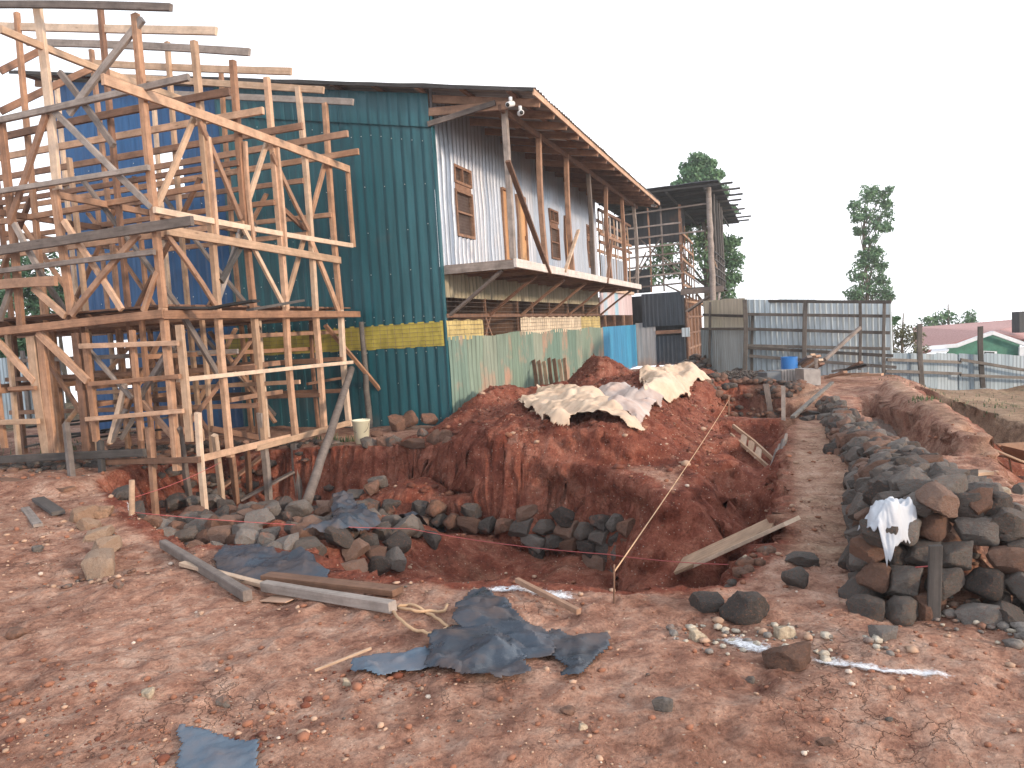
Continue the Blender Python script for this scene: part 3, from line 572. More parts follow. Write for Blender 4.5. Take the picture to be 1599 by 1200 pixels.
# what is seen through the openings: inner partition and floor boards overhead
MB().box(AB(.1, -3.0, -.1), UU*12, BB*.03, (0, 0, 2.8)).build('inner_partition', M['wood_brown'], shed)
MB().box(AB(.1, -3.0, 2.78), UU*12, BB*2.96, (0, 0, .03)).build('upper_floor', M['wood_brown'], shed)
for t_ in (4.1, 8.2, 12.15, 18.2): MB().box(AB(t_, -3.0, -.1), BB*2.93, UU*.03, (0, 0, 2.85)).build('inner_partition', M['wood_brown'], shed)
def band(name, m, t0, t1, z0, z1, ph):
    v = []; f = []; k = int((t1-t0)/.06)
    for i in range(k+1):
        t = t0+(t1-t0)*i/k; w_ = .015*math.sin(t*8+ph)+.008*math.sin(t*27+ph)
        for j in range(4): z = z0+(z1-z0)*j/3+(.012*math.sin(t*11+j) if j in (0, 3) else 0); v.append(AB(t, .045+w_*(1 if j in (1, 2) else .3), z))
        if i: f += [(4*i-4+j, 4*i+j, 4*i+j+1, 4*i-3+j) for j in range(3)]
    mb = MB(); mb.add(v, f); mb.build(name, m, shed, True)
M['pale_yellow_net'] = plain('faded_yellow_woven_plastic', (.55, .44, .18), .6, nscale=3, var=.3)
band('net_band', M['pale_yellow_net'], .02, 1.75, 1.5, 1.86, 0); band('net_band', M['cream_net'], 4.1, 9.6, 1.5, 1.9, 2); band('net_band', M['pale_yellow_net'], 9.55, 12.05, 1.5, 1.9, 4)
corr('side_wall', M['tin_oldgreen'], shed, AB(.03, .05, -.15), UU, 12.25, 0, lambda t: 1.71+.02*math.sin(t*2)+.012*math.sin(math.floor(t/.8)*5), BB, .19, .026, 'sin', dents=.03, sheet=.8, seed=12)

# security cameras under the eave
def cctv(p, aim, lab):
    r = empty('security_camera', p); tag(r, lab, 'security camera', 'white security cameras under the eaves')
    aim = np.asarray(aim, float); aim /= np.linalg.norm(aim); b0 = np.asarray(p, float)
    MB().tube([b0, b0-np.array([0, 0, .07])], .03, 10).build('mount', M['white_metal'], r, True)
    c = b0-np.array([0, 0, .11]); MB().tube([c-aim*.07, c-aim*.06, c+aim*.09, c+aim*.10], .045, 12).build('housing', M['white_metal'], r, True)
    MB().tube([c+aim*.095, c+aim*.108], .032, 12).build('lens', M['black'], r, True)
c1 = P(797, 152, 12.7); cctv(c1, (-.5, -.8, -.3), 'white security camera at the near gable edge of the roof, higher of two')
c2 = P(812, 166, 12.75); cctv(c2, (.15, -1, -.2), 'white security camera facing forward on top of the nearest gallery post')
c3 = P(1020, 316, 25.0); cctv(c3, (.4, -.9, -.2), 'small white security camera at the far end of the gallery eave')

# ================================================================== TIMBER FRAME IN FRONT
AF, BS = -4.92, -1.51
fr_ = empty('timber_building_frame', AB(AF, BS, 0)); tag(fr_, 'tall open timber frame of orange and grey poles left of the green wall', 'building frame')
wo, wp, wb, wg, wc = M['wood_orange'], M['wood_pale'], M['wood_brown'], M['wood_grey'], M['wood_char']
PXW = lambda px, D: px*D/FPX
AI = [AF, -3.95, -3.2, -2.45, -1.66, -.9, -.32]
# --- side face posts (plane b = BS), traced from top to foot
side = [((206, 20), (260, 487), (305, 716)), ((278, 53), (337, 482), (352, 716)), ((340, 84), (394, 487), (410, 705)), ((407, 117), (444, 487), (461, 695)), ((455, 132), (491, 487), (503, 676)), ((503, 160), (531, 487), (545, 661))]
for i, (t_, m_, f_) in enumerate(side):
    a = AI[i]; zt = PB(*t_, BS)[2]; zb = .12
    beam('post', AB(a, BS, zb), AB(a, BS, 2.14), .085, .085, (wo, wo, wp)[i % 3], fr_, up=UU, bend=.01)
    beam('post', AB(a+.01, BS, 2.14), AB(a-.01, BS, min(zt, 6.0)), .085, .08, (wo, wp, wo)[i % 3], fr_, up=UU, bend=.02)
    if i in (1, 2, 3): beam('splice', AB(a+.02, BS+.07, 3.0), AB(a+.02, BS+.07, 4.3+.1*i), .06, .05, wo, fr_, up=UU)
def sb(n_, m_, x0, y0, x1, y1, thick, b=BS+.08, dep=.045):       # traced on the side face
    p, q = PB(x0, y0, b), PB(x1, y1, b); D = (p[1]+q[1])/2; return beam(n_, p, q, dep, PXW(thick, D), m_, fr_, up=np.cross(np.cross(q-p, [0, 0, 1.]), q-p) if abs((q-p)[2]) < .9*np.linalg.norm(q-p) else UU)
def fbm_(n_, m_, x0, y0, x1, y1, thick, a=AF-.08, dep=.05):       # traced on a frame parallel to the gable
    p, q = PA(x0, y0, a), PA(x1, y1, a); D = (p[1]+q[1])/2; return beam(n_, p, q, dep, PXW(thick, D), m_, fr_, up=np.cross(np.cross(q-p, [0, 0, 1.]), q-p) if abs((q-p)[2]) < .9*np.linalg.norm(q-p) else BB)
for (x0, y0, x1, y1, th, m_) in ((160, 124, 545, 265, 13, wo), (241, 328, 550, 384, 8, wp), (258, 360, 531, 407, 12, wp), (254, 492, 561, 491, 11, wo), (307, 718, 452, 683, 10, wo), (400, 700, 546, 660, 9, wp), (277, 594, 550, 566, 6, wp)):
    sb('wall_plate' if th == 13 else 'rail', m_, x0, y0, x1, y1, th)
for (x0, y0, x1, y1, th) in ((345, 527, 548, 518, 6), (355, 577, 436, 567, 8), (360, 625, 440, 612, 7), (330, 670, 430, 690, 9), (480, 600, 550, 588, 4)):
    sb('rail', wb, x0, y0, x1, y1, th, b=BS-.5)
br = ((303, 185, 245, 322, 9, wp), (312, 190, 376, 342, 8, wb), (416, 225, 378, 345, 8, wp), (424, 240, 482, 360, 7, wb), (508, 252, 479, 360, 8, wo), (260, 366, 340, 482, 8, wb), (376, 358, 338, 476, 8, wg), (380, 357, 443, 478, 7, wp), (476, 368, 445, 478, 8, wp), (485, 374, 529, 487, 9, wo), (288, 497, 343, 590, 9, wg), (543, 266, 552, 386, 9, wo), (435, 320, 475, 357, 8, wb), (398, 350, 345, 440, 9, wc))
for k, (x0, y0, x1, y1, th, m_) in enumerate(br): sb('brace', m_, x0, y0, x1, y1, th, b=BS+(.05 if k % 2 else -.07))
# --- front face, traced
F_ = [('rafter', wg, 0, 9, 267, 12, 11), ('rail', wg, 0, 187, 295, 121, 10), ('rail', wg, 0, 300, 233, 262, 8), ('rail', wg, 0, 392, 300, 345, 15), ('rail', wg, 0, 424, 241, 394, 8), ('rail', wb, 0, 446, 88, 439, 15),
      ('rail', wo, 0, 518, 256, 490, 13), ('sill', wc, 0, 718, 226, 707, 12), ('sill', wb, 165, 722, 312, 718, 9),
      ('rail', wo, 125, 541, 278, 536, 8), ('rail', wo, 140, 600, 281, 588, 7), ('rail', wo, 135, 655, 286, 642, 7), ('rail', wp, 0, 660, 60, 658, 8), ('rail', wo, 15, 608, 55, 606, 6)]
for k, (n_, m_, x0, y0, x1, y1, th) in enumerate(F_):
    if x0 == 0: p, q = PA(x0, y0, AF-.09), PA(x1, y1, AF-.09); p = p+(p-q)*.45; D = q[1]; beam(n_, p, q, .055, PXW(th, D*1.02), m_, fr_, up=(0, 0, 1), bend=.02)
    else: fbm_(n_, m_, x0, y0, x1, y1, th, a=AF-.05-.03*(k % 2))
for (x0, y0, x1, y1, th, m_) in ((58, 10, 90, 297, 15, wp), (84, 290, 112, 492, 14, wo), (2, 190, 33, 508, 14, wo), (48, 525, 75, 716, 18, wp), (64, 525, 84, 708, 15, wo), (118, 520, 136, 716, 13, wb), (133, 520, 150, 690, 11, wo), (206, 516, 222, 688, 9, wo), (280, 508, 297, 690, 13, wp), (-10, 560, 8, 700, 10, wo)):
    fbm_('post', m_, x0, y0, x1, y1, th, a=AF+.01)
for (x0, y0, x1, y1, th, m_) in ((222, 30, 108, 178, 11, wg), (93, 113, 178, 228, 9, wg), (84, 174, 238, 325, 9, wg), (72, 178, 38, 282, 10, wb), (38, 282, 14, 350, 10, wb), (100, 345, 190, 484, 9, wo), (216, 366, 112, 492, 9, wb), (22, 350, 60, 420, 9, wg), (60, 420, 106, 492, 8, wg), (52, 450, 102, 494, 10, wo), (246, 425, 224, 486, 9, wo), (20, 440, 0, 500, 9, wg), (60, 520, 138, 596, 12, wo), (-4, 533, 54, 596, 11, wo), (140, 548, 206, 622, 6, wg), (268, 540, 218, 620, 8, wg), (195, 600, 172, 692, 8, wp), (222, 628, 278, 692, 8, wb), (196, 640, 175, 690, 6, wg)):
    fbm_('brace', m_, x0, y0, x1, y1, th, a=AF-.02 if th > 8 else AF+.12)
# --- the frames behind, one for each side post: rafter with overhang, tie, rails, studs
raf = [((0, 40), (338, 49)), ((76, 68), (390, 82)), ((155, 99), (455, 112)), ((222, 123), (505, 141)), ((250, 146), (552, 160))]
tie = [((10, 217), (358, 143)), ((12, 245), (411, 173)), ((20, 275), (472, 197)), ((30, 300), (543, 209)), ((60, 318), (560, 237))]
for i in range(5):
    a = AI[i+1]
    p, q = PA(*raf[i][0], a), PA(*raf[i][1], a); beam('rafter', p+(p-q)*(.4 if i == 0 else .12), q, .05, .105, (wp, wg, wp)[i % 3], fr_, bend=.02)
    p, q = PA(*tie[i][0], a-.07), PA(*tie[i][1], a-.07); beam('tie', p+(p-q)*.5, q, .05, .10, (wb, wo, wb)[i % 3], fr_, bend=.02)
    zt = 4.7
    for j, bq in enumerate((-3.05, -4.6, -6.2)):
        b = bq-.13*i; tp = 6.1+.19*(-b-1.5) if j < 2 or i % 2 else 4.7
        if i % 2 and j == 1: tp = 4.7
        beam('post', AB(a, b, .05), AB(a, b, min(tp, 6.6)), .07, .07, (wb, wo, wp)[(i+j) % 3], fr_, up=UU, bend=.02)
    for j, z in enumerate((4.2, 3.35) if i % 2 else (3.75,)): beam('rail', AB(a-.06, BS, z), AB(a-.06, -7.2, z+.05*(i-2)), .05, .08, (wo, wb)[(i+j) % 2], fr_)
    beam('joist', AB(a, BS, 2.06), AB(a, -7.2, 2.06), .05, .12, wb, fr_)
    if i in (1, 3, 4):
        for z in (.75, 1.3): beam('rail', AB(a-.06, BS, z), AB(a-.06, -6.5, z), .04, .07, wb, fr_)
    if i < 4:
        s_ = 1 if i % 2 else -1; beam('brace', AB(a+.05, -3.0-.8*s_, 2.2), AB(a+.05, -3.0+.7*s_, 4.1), .04, .08, (wg, wb)[i % 2], fr_, up=UU)
        beam('brace', AB(a+.05, -5.4+.7*s_, 2.2), AB(a+.05, -5.4-.8*s_, 4.2), .04, .08, (wb, wo)[i % 2], fr_, up=UU)
        beam('brace', AB(a+.05, -3.1+.6*s_, .3), AB(a+.05, -3.1-.6*s_, 1.9), .04, .08, (wo, wb)[i % 2], fr_, up=UU)
for b in (-3.05, -4.6, -6.2):
    for z in (2.12, 3.7): beam('rail', AB(AF, b-.06, z), AB(-.35, b-.5, z), .05, .09, wb, fr_)
    beam('rail', AB(AF, b, 1.2), AB(-.35, b-.5, 1.2), .05, .08, wo, fr_)
for k, (a_, b_) in enumerate(((-4.5, -2.3), (-4.2, -3.7), (-3.5, -2.2), (-3.4, -5.2), (-2.8, -3.4), (-2.1, -2.3), (-1.9, -4.9), (-1.2, -3.2), (-4.4, -4.9), (-3.0, -4.3), (-.8, -2.2), (-1.4, -6.2))):
    beam('post', AB(a_, b_, .05), AB(a_+.02, b_, 2.05), .06, .06, (wo, wb, wp)[k % 3], fr_, up=UU)
for k, (a0_, b0_, a1_, b1_, z0_, z1_) in enumerate(((-4.5, -2.3, -.5, -2.3, 1.55, 1.5), (-4.2, -3.7, -.6, -3.7, .9, .95), (-3.5, -1.6, -3.5, -6., 1.55, 1.6), (-2.1, -1.6, -2.1, -6., 1.0, .95), (-4.3, -2.2, -2.2, -2.2, .3, 1.9), (-2.2, -3.4, -.4, -3.4, 1.9, .3), (-3.9, -4.9, -2.0, -4.9, .3, 1.9), (-4.6, -3.0, -4.4, -4.4, .3, 1.9), (-3.4, -2.6, -3.4, -4.0, 1.9, .3))):
    beam('brace' if abs(z0_-z1_) > .5 else 'rail', AB(a0_, b0_, z0_), AB(a1_, b1_, z1_), .04, .065, (wo, wb, wg)[k % 3], fr_)
# long light rafter seen edge-on over the top left, and a loose ridge rail
p, q = PB(0, 46, -3.05), PB(282, 155, -3.05); beam('purlin', p, q, .06, .09, wp, fr_); p, q = PA(-10, 118, -3.2), PA(160, 85-12, -3.2)
beam('purlin', P(0, 112, 12), P(62, 80, 12.4), .06, .10, wb, fr_); beam('purlin', P(0, 175, 12.), P(142, 108, 12.8), .06, .10, wb, fr_)
# platform deck boards, seen from below, and scorched boards lying on it
dk = MB()
for i in range(16): dk.box(AB(AF+.1+i*.28, -7.0, 2.17), UU*.20, BB*5.4, (0, 0, .025))
dk.build('deck', M['wood_brown'], fr_)
for (x0, y0, x1, y1) in ((100, 492, 215, 482), (270, 481, 330, 481), (390, 484, 470, 470), (330, 482, 400, 470)):
    p, q = PA(x0, y0, AF+.25), PA(x1, y1, AF+.25+.8*(x1 > 400)); beam('deck_board', p, q, .14, .03, M['wood_char'], fr_)
# stilts carrying the frame down into the excavation
def stilt(x0, y0, x1, y1, th, m_, b=None, a=None):
    p = PB(x0, y0, b) if b is not None else PA(x0, y0, a); q = T(x1, y1); q = np.array([p[0]*.35+q[0]*.65, p[1]*.35+q[1]*.65, q[2]-.12]); 
    p2 = P(x0, y0, p[1]); beam('stilt', q, p2, PXW(th, p[1]), PXW(th, p[1])*.9, m_, fr_, up=UU, bend=.015)
for (x0, y0, x1, y1, th, m_) in ((103, 662, 115, 760, 9, wg), (157, 690, 157, 748, 9, wc), (232, 668, 243, 804, 9, wb), (279, 668, 304, 790, 9, wg), (309, 645, 320, 803, 9, wp)): stilt(x0, y0, x1, y1, th, m_, a=AF+.02)
for (x0, y0, x1, y1, th, m_) in ((335, 680, 347, 775, 9, wp), (360, 700, 368, 765, 9, wb), (384, 690, 387, 755, 8, wb), (407, 645, 420, 786, 10, wg), (460, 693, 468, 772, 10, wg)): stilt(x0, y0, x1, y1, th, m_, b=BS)

# ================================================================== STONES
def rockmesh(seed, hewn=.6, sub=7):
    r = np.random.default_rng(seed); bm = bmesh.new(); bmesh.ops.create_cube(bm, size=2); bmesh.ops.subdivide_edges(bm, edges=bm.edges[:], cuts=sub, use_grid_fill=True)
    planes = []
    for k in range(13):
        n_ = r.normal(size=3); n_ /= np.linalg.norm(n_); planes.append((n_, r.uniform(.60, .88)*(1 if hewn < .5 else 1.12)))
    off = r.uniform(0, 50, 3)
    for v in bm.verts:
        p = np.array(v.co); q = p/np.linalg.norm(p); p = p*hewn+q*1.12*(1-hewn)
        for n_, d in planes:
            e = p@n_-d
            if e > 0: p = p-n_*e
        m1 = mnoise.noise(Vector(p*1.3+off)); m2 = mnoise.noise(Vector(p*4.+off)); m3 = mnoise.noise(Vector(p*9+off)); v.co = Vector(p*(1+.10*m1+.04*m2+.03*m3))
    bmesh.ops.smooth_vert(bm, verts=bm.verts[:], factor=.22, use_axis_x=True, use_axis_y=True, use_axis_z=True)
    for v in bm.verts: p = np.array(v.co); v.co = Vector(p*(1.06+.045*mnoise.noise(Vector(p*3.3+off))+.035*mnoise.noise(Vector(p*8+off))))
    me = bpy.data.meshes.new('stone'); bm.to_mesh(me); bm.free(); me.polygons.foreach_set('use_smooth', [True]*len(me.polygons))
    me.set_sharp_from_angle(angle=.5)
    return me
RP = {}
for mk in ('rock_grey', 'rock_dark', 'rock_brown', 'rock_tan', 'rock_pale'):
    RP[mk] = []
    for k in range(9 if mk != 'rock_pale' else 3):
        me_ = rockmesh(100+k if mk != 'rock_pale' else 300+k, (.75, .65, .3, .8, .5, .7, .45, .85, .2)[k]); me_.materials.append(M[mk]); RP[mk].append(me_)
HEWN = (0, 1, 3, 5, 7)
def stone(p, size, mk='rock_grey', label=None, group=None, rot=None, sink=.25, name='building_stone', cat='stone', k=None):
    me_ = random.choice(RP[mk]) if k is None else RP[mk][k]
    o = bpy.data.objects.new(name, me_); COL.objects.link(o); o.scale = [s/2 for s in size]
    o.rotation_euler = rot if rot is not None else (random.uniform(-.25, .25), random.uniform(-.25, .25), random.uniform(0, 6.28))
    o.location = (float(p[0]), float(p[1]), float(p[2])+size[2]*(.5-sink)); tag(o, label, cat, group); return o
def poisson(fn, n, rmin, tries=6000):
    pts_l = []
    for _ in range(tries):
        q = fn()
        if q is None: continue
        if all((q[0]-w[0])**2+(q[1]-w[1])**2+(q[2]-w[2])**2 > rmin(q)**2 for w in pts_l): pts_l.append(q)
        if len(pts_l) >= n: break
    return pts_l
# --- the long pile right of the path
PL = np.array(PILE); seg = np.linalg.norm(np.diff(PL, axis=0), axis=1); cum = np.concatenate([[0], np.cumsum(seg)])
def pile_pt():
    s = random.random()**1.35*cum[-1]; i = min(len(seg)-1, int(np.searchsorted(cum, s)-1)) if s > 0 else 0; i = max(i, 0); f = (s-cum[i])/seg[i]
    a_, b_ = PL[i]*(1-f)+PL[i+1]*f; q = s/cum[-1]; th = random.uniform(-.15, math.pi*.93); w_ = .40-.30*q; h_ = .17+.38*math.exp(-(q/.3)**2)
    if s < .35 and random.random() < .5: a_ -= random.uniform(0, .12)
    cb = math.cos(th); sb_ = max(0, math.sin(th)); db = -math.copysign(abs(cb)**.7, cb)*w_; dz = sb_**.8*h_
    p_ = AB(a_, b_+db); z_ = Hs(AB(a_, b_+.8)[0], AB(a_, b_+.8)[1]) if False else -.02
    return (p_[0], p_[1], z_+dz, q, -db/w_, dz)
pp = poisson(pile_pt, 235, lambda q: .132+.055*q[3])
cntp = {}
def nth(n): return str(n)+('th' if 10 <= n % 100 <= 20 else {1: 'st', 2: 'nd', 3: 'rd'}.get(n % 10, 'th'))
for x, y, z, q, sd_, dz in sorted(pp, key=lambda w: w[3]):
    mk = random.choices(('rock_grey', 'rock_dark', 'rock_brown'), (.42, .33, .25))[0]; s = random.uniform(.17, .275)*(1+.05*q)
    sz = (s, s*random.uniform(.65, .9), s*random.uniform(.5, .75))
    cn = {'rock_grey': 'grey', 'rock_dark': 'dark', 'rock_brown': 'soil stained brown'}[mk]
    sec = 'near end' if q < .25 else ('middle' if q < .6 else 'far end'); hgt = 'along the foot' if dz < .16 else ('on the side' if dz < .38-.2*q else 'on the crest')
    cn = 'brown' if cn.startswith('soil') else cn; sf = 'left' if sd_ < 0 else 'right'; kk = (cn, hgt, sf); cntp[kk] = cntp.get(kk, 0)+1
    lab = '%s %s block from the near end %s of the stone pile' % (nth(cntp[kk]), cn, {'along the foot': 'along the %s foot' % sf, 'on the side': 'on the %s side' % sf, 'on the crest': 'on the crest, %s half,' % sf}[hgt])
    yaw = AZ*-1+random.choice((0, math.pi/2))+random.uniform(-.4, .4)
    stone((x, y, z), sz, mk, lab, 'stones of the long pile', rot=(random.uniform(-.2, .2), random.uniform(-.2, .2), yaw), sink=.42, k=random.choice(HEWN))
# --- stones standing on the near end face, course by course
n_end = 0
for c_, z_ in enumerate((.0, .125, .245, .36, .47)):
    w_ = 1.20-.16*c_; k = 7-c_
    for j in range(k):
        b_ = 6.52+(j+.5-k/2)*w_/k+random.uniform(-.03, .03); a_ = -8.02+.10*c_+random.uniform(-.05, .05)
        mk = ('rock_dark', 'rock_grey', 'rock_brown', 'rock_grey', 'rock_dark')[(j+c_*2) % 5]; cn = {'rock_grey': 'grey', 'rock_dark': 'dark', 'rock_brown': 'reddish'}[mk]
        p_ = AB(a_, b_); stone((p_[0], p_[1], z_), (w_/k*random.uniform(1.08, 1.25), .22, random.uniform(.135, .165)), mk, '%s block, %s from the left in the %s row, end face of the pile' % (cn, nth(j+1), ('lowest', 'second', 'third', 'fourth', 'top')[c_]), 'blocks of the near end face', rot=(random.uniform(-.12, .12), random.uniform(-.15, .15), -AZ+random.uniform(-.15, .15)), sink=.4, k=random.choice(HEWN))
        n_end += 1
# --- rubble on the left of the pit
ra_ = np.random.default_rng(77); A_ = ra_.uniform(-7.6, -3.2, 9000); B_ = ra_.uniform(-1.9, 3.0, 9000); dd_ = sdpoly(A_, B_, PIT)
okr = (dd_ < -.03) & ~((B_ > 2.0) & (A_ > -6.6+.0)) & ~((A_ > -4.0) & (B_ < .2)) & ~((B_ > .9) & (A_ > -4.9)) & (A_ < -3.6); A_, B_ = A_[okr], B_[okr]; q_ = C0[:2]+A_[:, None]*UU[:2]+B_[:, None]*BB[:2]; zr = H(q_[:, 0], q_[:, 1]); sel = []
for i in range(len(A_)):
    if all((q_[i, 0]-q_[j, 0])**2+(q_[i, 1]-q_[j, 1])**2 > .032 for j in sel): sel.append(i)
    if len(sel) >= 175: break
sel.sort(key=lambda i: q_[i, 0]/q_[i, 1]); cnt = {}
for i in sel:
    a_, b_ = A_[i], B_[i]; mk = random.choices(('rock_grey', 'rock_dark', 'rock_brown'), (.42, .30, .28))[0]; s = random.uniform(.20, .36); cn = {'rock_grey': 'grey', 'rock_dark': 'dark', 'rock_brown': 'brown'}[mk]
    ps = 'front' if a_ < -6.2 else ('middle' if a_ < -4.9 else 'back'); kk = (cn, ps); cnt[kk] = cnt.get(kk, 0)+1
    stone((q_[i, 0], q_[i, 1], zr[i]+.06*random.random()), (s, s*random.uniform(.7, .95), s*random.uniform(.5, .75)), mk, '%s %s stone from the left in the %s of the left trench rubble' % (nth(cnt[kk]), cn, ps), 'rubble stones in the left trench', rot=(random.uniform(-.6, .6), random.uniform(-.6, .6), random.uniform(0, 6)), sink=.22)
# --- stones showing in the foot of the bank
rk = random.Random(9); BKL = [(-3.84, .25), (-3.9, 1.3), (-4.0, 2.5), (-4.14, 3.3), (-4.42, 3.95), (-4.6, 4.2)]; bl = np.array(BKL); sg = np.linalg.norm(np.diff(bl, axis=0), axis=1); cu = np.concatenate([[0], np.cumsum(sg)])
for c_, z_ in enumerate((-.95, -.80, -.65, -.50)):
    s = .1+.07*c_; j = 0
    while s < cu[-1]-(.25 if c_ > 2 else 0):
        w_ = rk.uniform(.20, .31); i = min(len(sg)-1, int(np.searchsorted(cu, s+w_/2)-1)); f_ = (s+w_/2-cu[i])/sg[i]; a_, b_ = bl[i]*(1-f_)+bl[i+1]*f_; s += w_*.93
        if (1.3 < b_ < 2.7 and c_ < 2) or (c_ == 3 and rk.random() < .35) or (c_ == 0 and rk.random() < .3): continue
        j += 1; mk = rk.choices(('rock_dark', 'rock_grey', 'rock_brown'), (.55, .2, .25))[0]; cn = {'rock_grey': 'grey', 'rock_dark': 'dark', 'rock_brown': 'brown'}[mk]; di = bl[i+1]-bl[i]; yaw = math.atan2(di[0]*UU[1]+di[1]*BB[1], di[0]*UU[0]+di[1]*BB[0]); p_ = AB(a_-.15+rk.uniform(-.04, .04), b_+.03, z_)
        stone(p_, (w_*1.12, .24, rk.uniform(.17, .21)), mk, '%s stone, %s from left in the %s course at the foot of the bank' % (cn, nth(j), ('lowest', 'second', 'third', 'top')[c_]), 'stones coursed at the foot of the bank', rot=(rk.uniform(-.15, .15), rk.uniform(-.2, .2), yaw+rk.uniform(-.15, .15)), sink=.5, k=rk.choice(HEWN))
# --- stones on the earth ledge by the green wall
for k, (px, py, w_, h_) in enumerate(((575, 690, 24, 18), (600, 688, 22, 20), (622, 665, 30, 22), (640, 662, 22, 26), (615, 688, 30, 18), (645, 690, 44, 14), (672, 662, 26, 18), (680, 682, 26, 26), (660, 676, 20, 16), (695, 680, 22, 22), (590, 676, 20, 16), (700, 690, 18, 14), (520, 692, 26, 12))):
    q = T(px, py+h_*.35); D = q[1]; s = w_*D/FPX
    stone(q+np.array([0, 0, .10 if py < 672 else 0]), (s*1.1, s*.9, h_*D/FPX*1.1), 'rock_brown' if k % 4 else 'rock_grey', ('reddish block on the earth ledge by the green wall, ' if k % 4 else 'greyish block on the earth ledge by the green wall, ')+('beside the bucket', 'in the left clump', 'standing highest, leaning', 'upright one', 'low in the heap', 'long flat one', 'top of the right clump', 'squarish one on the right', 'wedged between others', 'at the building corner', 'behind the first clump', 'last on the right', 'small one left of the bucket')[k], 'stones on the earth ledge', sink=.3, k=random.choice(HEWN))
# --- single stones of the foreground
fg = ((1108, 948, 50, 32, 'rock_dark', 'dark rounded stone at the near edge of the pit, left one of a pair', 4), (1166, 962, 70, 50, 'rock_dark', 'large angular dark boulder beside a smaller dark stone at the pit edge', 5),
      (1246, 912, 42, 38, 'rock_dark', 'round dark boulder on the path end, just left of the long stone pile', 8), (1252, 876, 52, 18, 'rock_dark', 'flat black slab lying where the path meets the pit', 0),
      (1381, 998, 40, 30, 'rock_grey', 'square grey stone lying alone in front of the wooden stake', 7), (1232, 1036, 78, 36, 'rock_brown', 'long brown stone lying across the white chalk line', 3),
      (1226, 995, 28, 22, 'rock_pale', 'cream coloured lump of stone behind the chalk line', 0), (1089, 1000, 26, 20, 'rock_pale', 'pale broken lump left of where the chalk line starts', 1),
      (1034, 1106, 30, 26, 'rock_grey', 'small blue grey stone alone on the cracked foreground soil', 1), (154, 925, 52, 88, 'rock_brown', 'largest tan kerb block, nearest of the row on the left', 0),
      (130, 812, 40, 22, 'rock_brown', 'squared kerb block at the far end of the left row', 3), (160, 806, 34, 18, 'rock_brown', 'red crusted kerb block beside the cut edge', 7), (140, 826, 38, 18, 'rock_grey', 'flat grey kerb block, middle of the left row', 0),
      (155, 842, 46, 20, 'rock_brown', 'tilted brown kerb slab, middle of the left row', 7), (165, 862, 40, 24, 'rock_brown', 'half buried brown kerb slab just behind the largest block', 3), (60, 860, 16, 12, 'rock_grey', 'small grey pebble stone left of the kerb row', 4),
      (230, 1085, 26, 14, 'rock_pale', 'cream pebble stone in the lower left foreground', 2), (350, 1100, 22, 18, 'rock_grey', 'small dark grey stone above the flat plastic piece', 2), (186, 918, 14, 14, 'rock_grey', 'little grey stone right beside the largest kerb block', 8),
      (28, 992, 30, 16, 'rock_brown', 'red clay lump at the left edge of the foreground', 4), (911, 1138, 12, 10, 'rock_pale', 'tiny tan pebble stone low in the middle foreground', 0), (888, 1112, 26, 12, 'rock_brown', 'brown flat stone half sunk in the middle foreground', 8),
      (1290, 1162, 26, 12, 'rock_brown', 'round brown stone sunk in the lower right foreground', 4), (1172, 1065, 16, 12, 'rock_grey', 'small grey stone in front of the long brown stone', 5), (541, 1070, 14, 12, 'rock_pale', 'yellowish pebble below the flat plastic strip', 1),
      (1585, 805, 40, 26, 'rock_grey', 'blue grey stone at the right edge beyond the pile', 0), (1560, 772, 26, 14, 'rock_pale', 'pale flat stone right of the pile crest', 2), (1592, 770, 20, 20, 'rock_grey', 'upright grey stone at the right edge of the picture', 3), (1580, 830, 40, 16, 'rock_dark', 'dark low stone at the right edge beyond the pile', 7),
      (1520, 762, 50, 16, 'rock_grey', 'long grey stone just behind the pile on the right', 3), (1575, 880, 46, 30, 'rock_dark', 'dark stone fallen to the right of the pile', 1), (1590, 925, 40, 36, 'rock_brown', 'brown stone lying low at the right of the pile', 2), (1560, 945, 36, 26, 'rock_grey', 'grey stone at the right foot of the pile', 5), (1520, 948, 30, 20, 'rock_grey', 'small grey stone at the foot of the pile near the stake', 6),
      (1266, 648, 30, 8, 'rock_dark', 'dark squared block where the path meets the far trench', 0), (1260, 656, 24, 8, 'rock_dark', 'lower dark block where the path meets the far trench', 3), (1298, 708, 26, 22, 'rock_dark', 'dark stone fallen on the path beside the long pile', 1))
for px, py, w_, h_, mk, lab, k in fg:
    q = T(px, py); D = q[1]; s = w_*D/FPX
    if px == 154:
        q = T(px, 893); o = stone(q, (.22, .66, .24), 'rock_tan', lab, None, rot=(.04, .0, .49), sink=.25, k=1); continue
    if 120 < px < 170: mk = 'rock_tan'
    stone(q, (s*1.1, s*.9, h_*D/FPX*(1.4 if mk == 'rock_tan' else 1.15)), mk, lab, None, rot=(random.uniform(-.12, .12), random.uniform(-.12, .12), .35 if px == 1232 else random.uniform(-.4, .4)), sink=.3, k=k if mk != 'rock_pale' else k % 3)
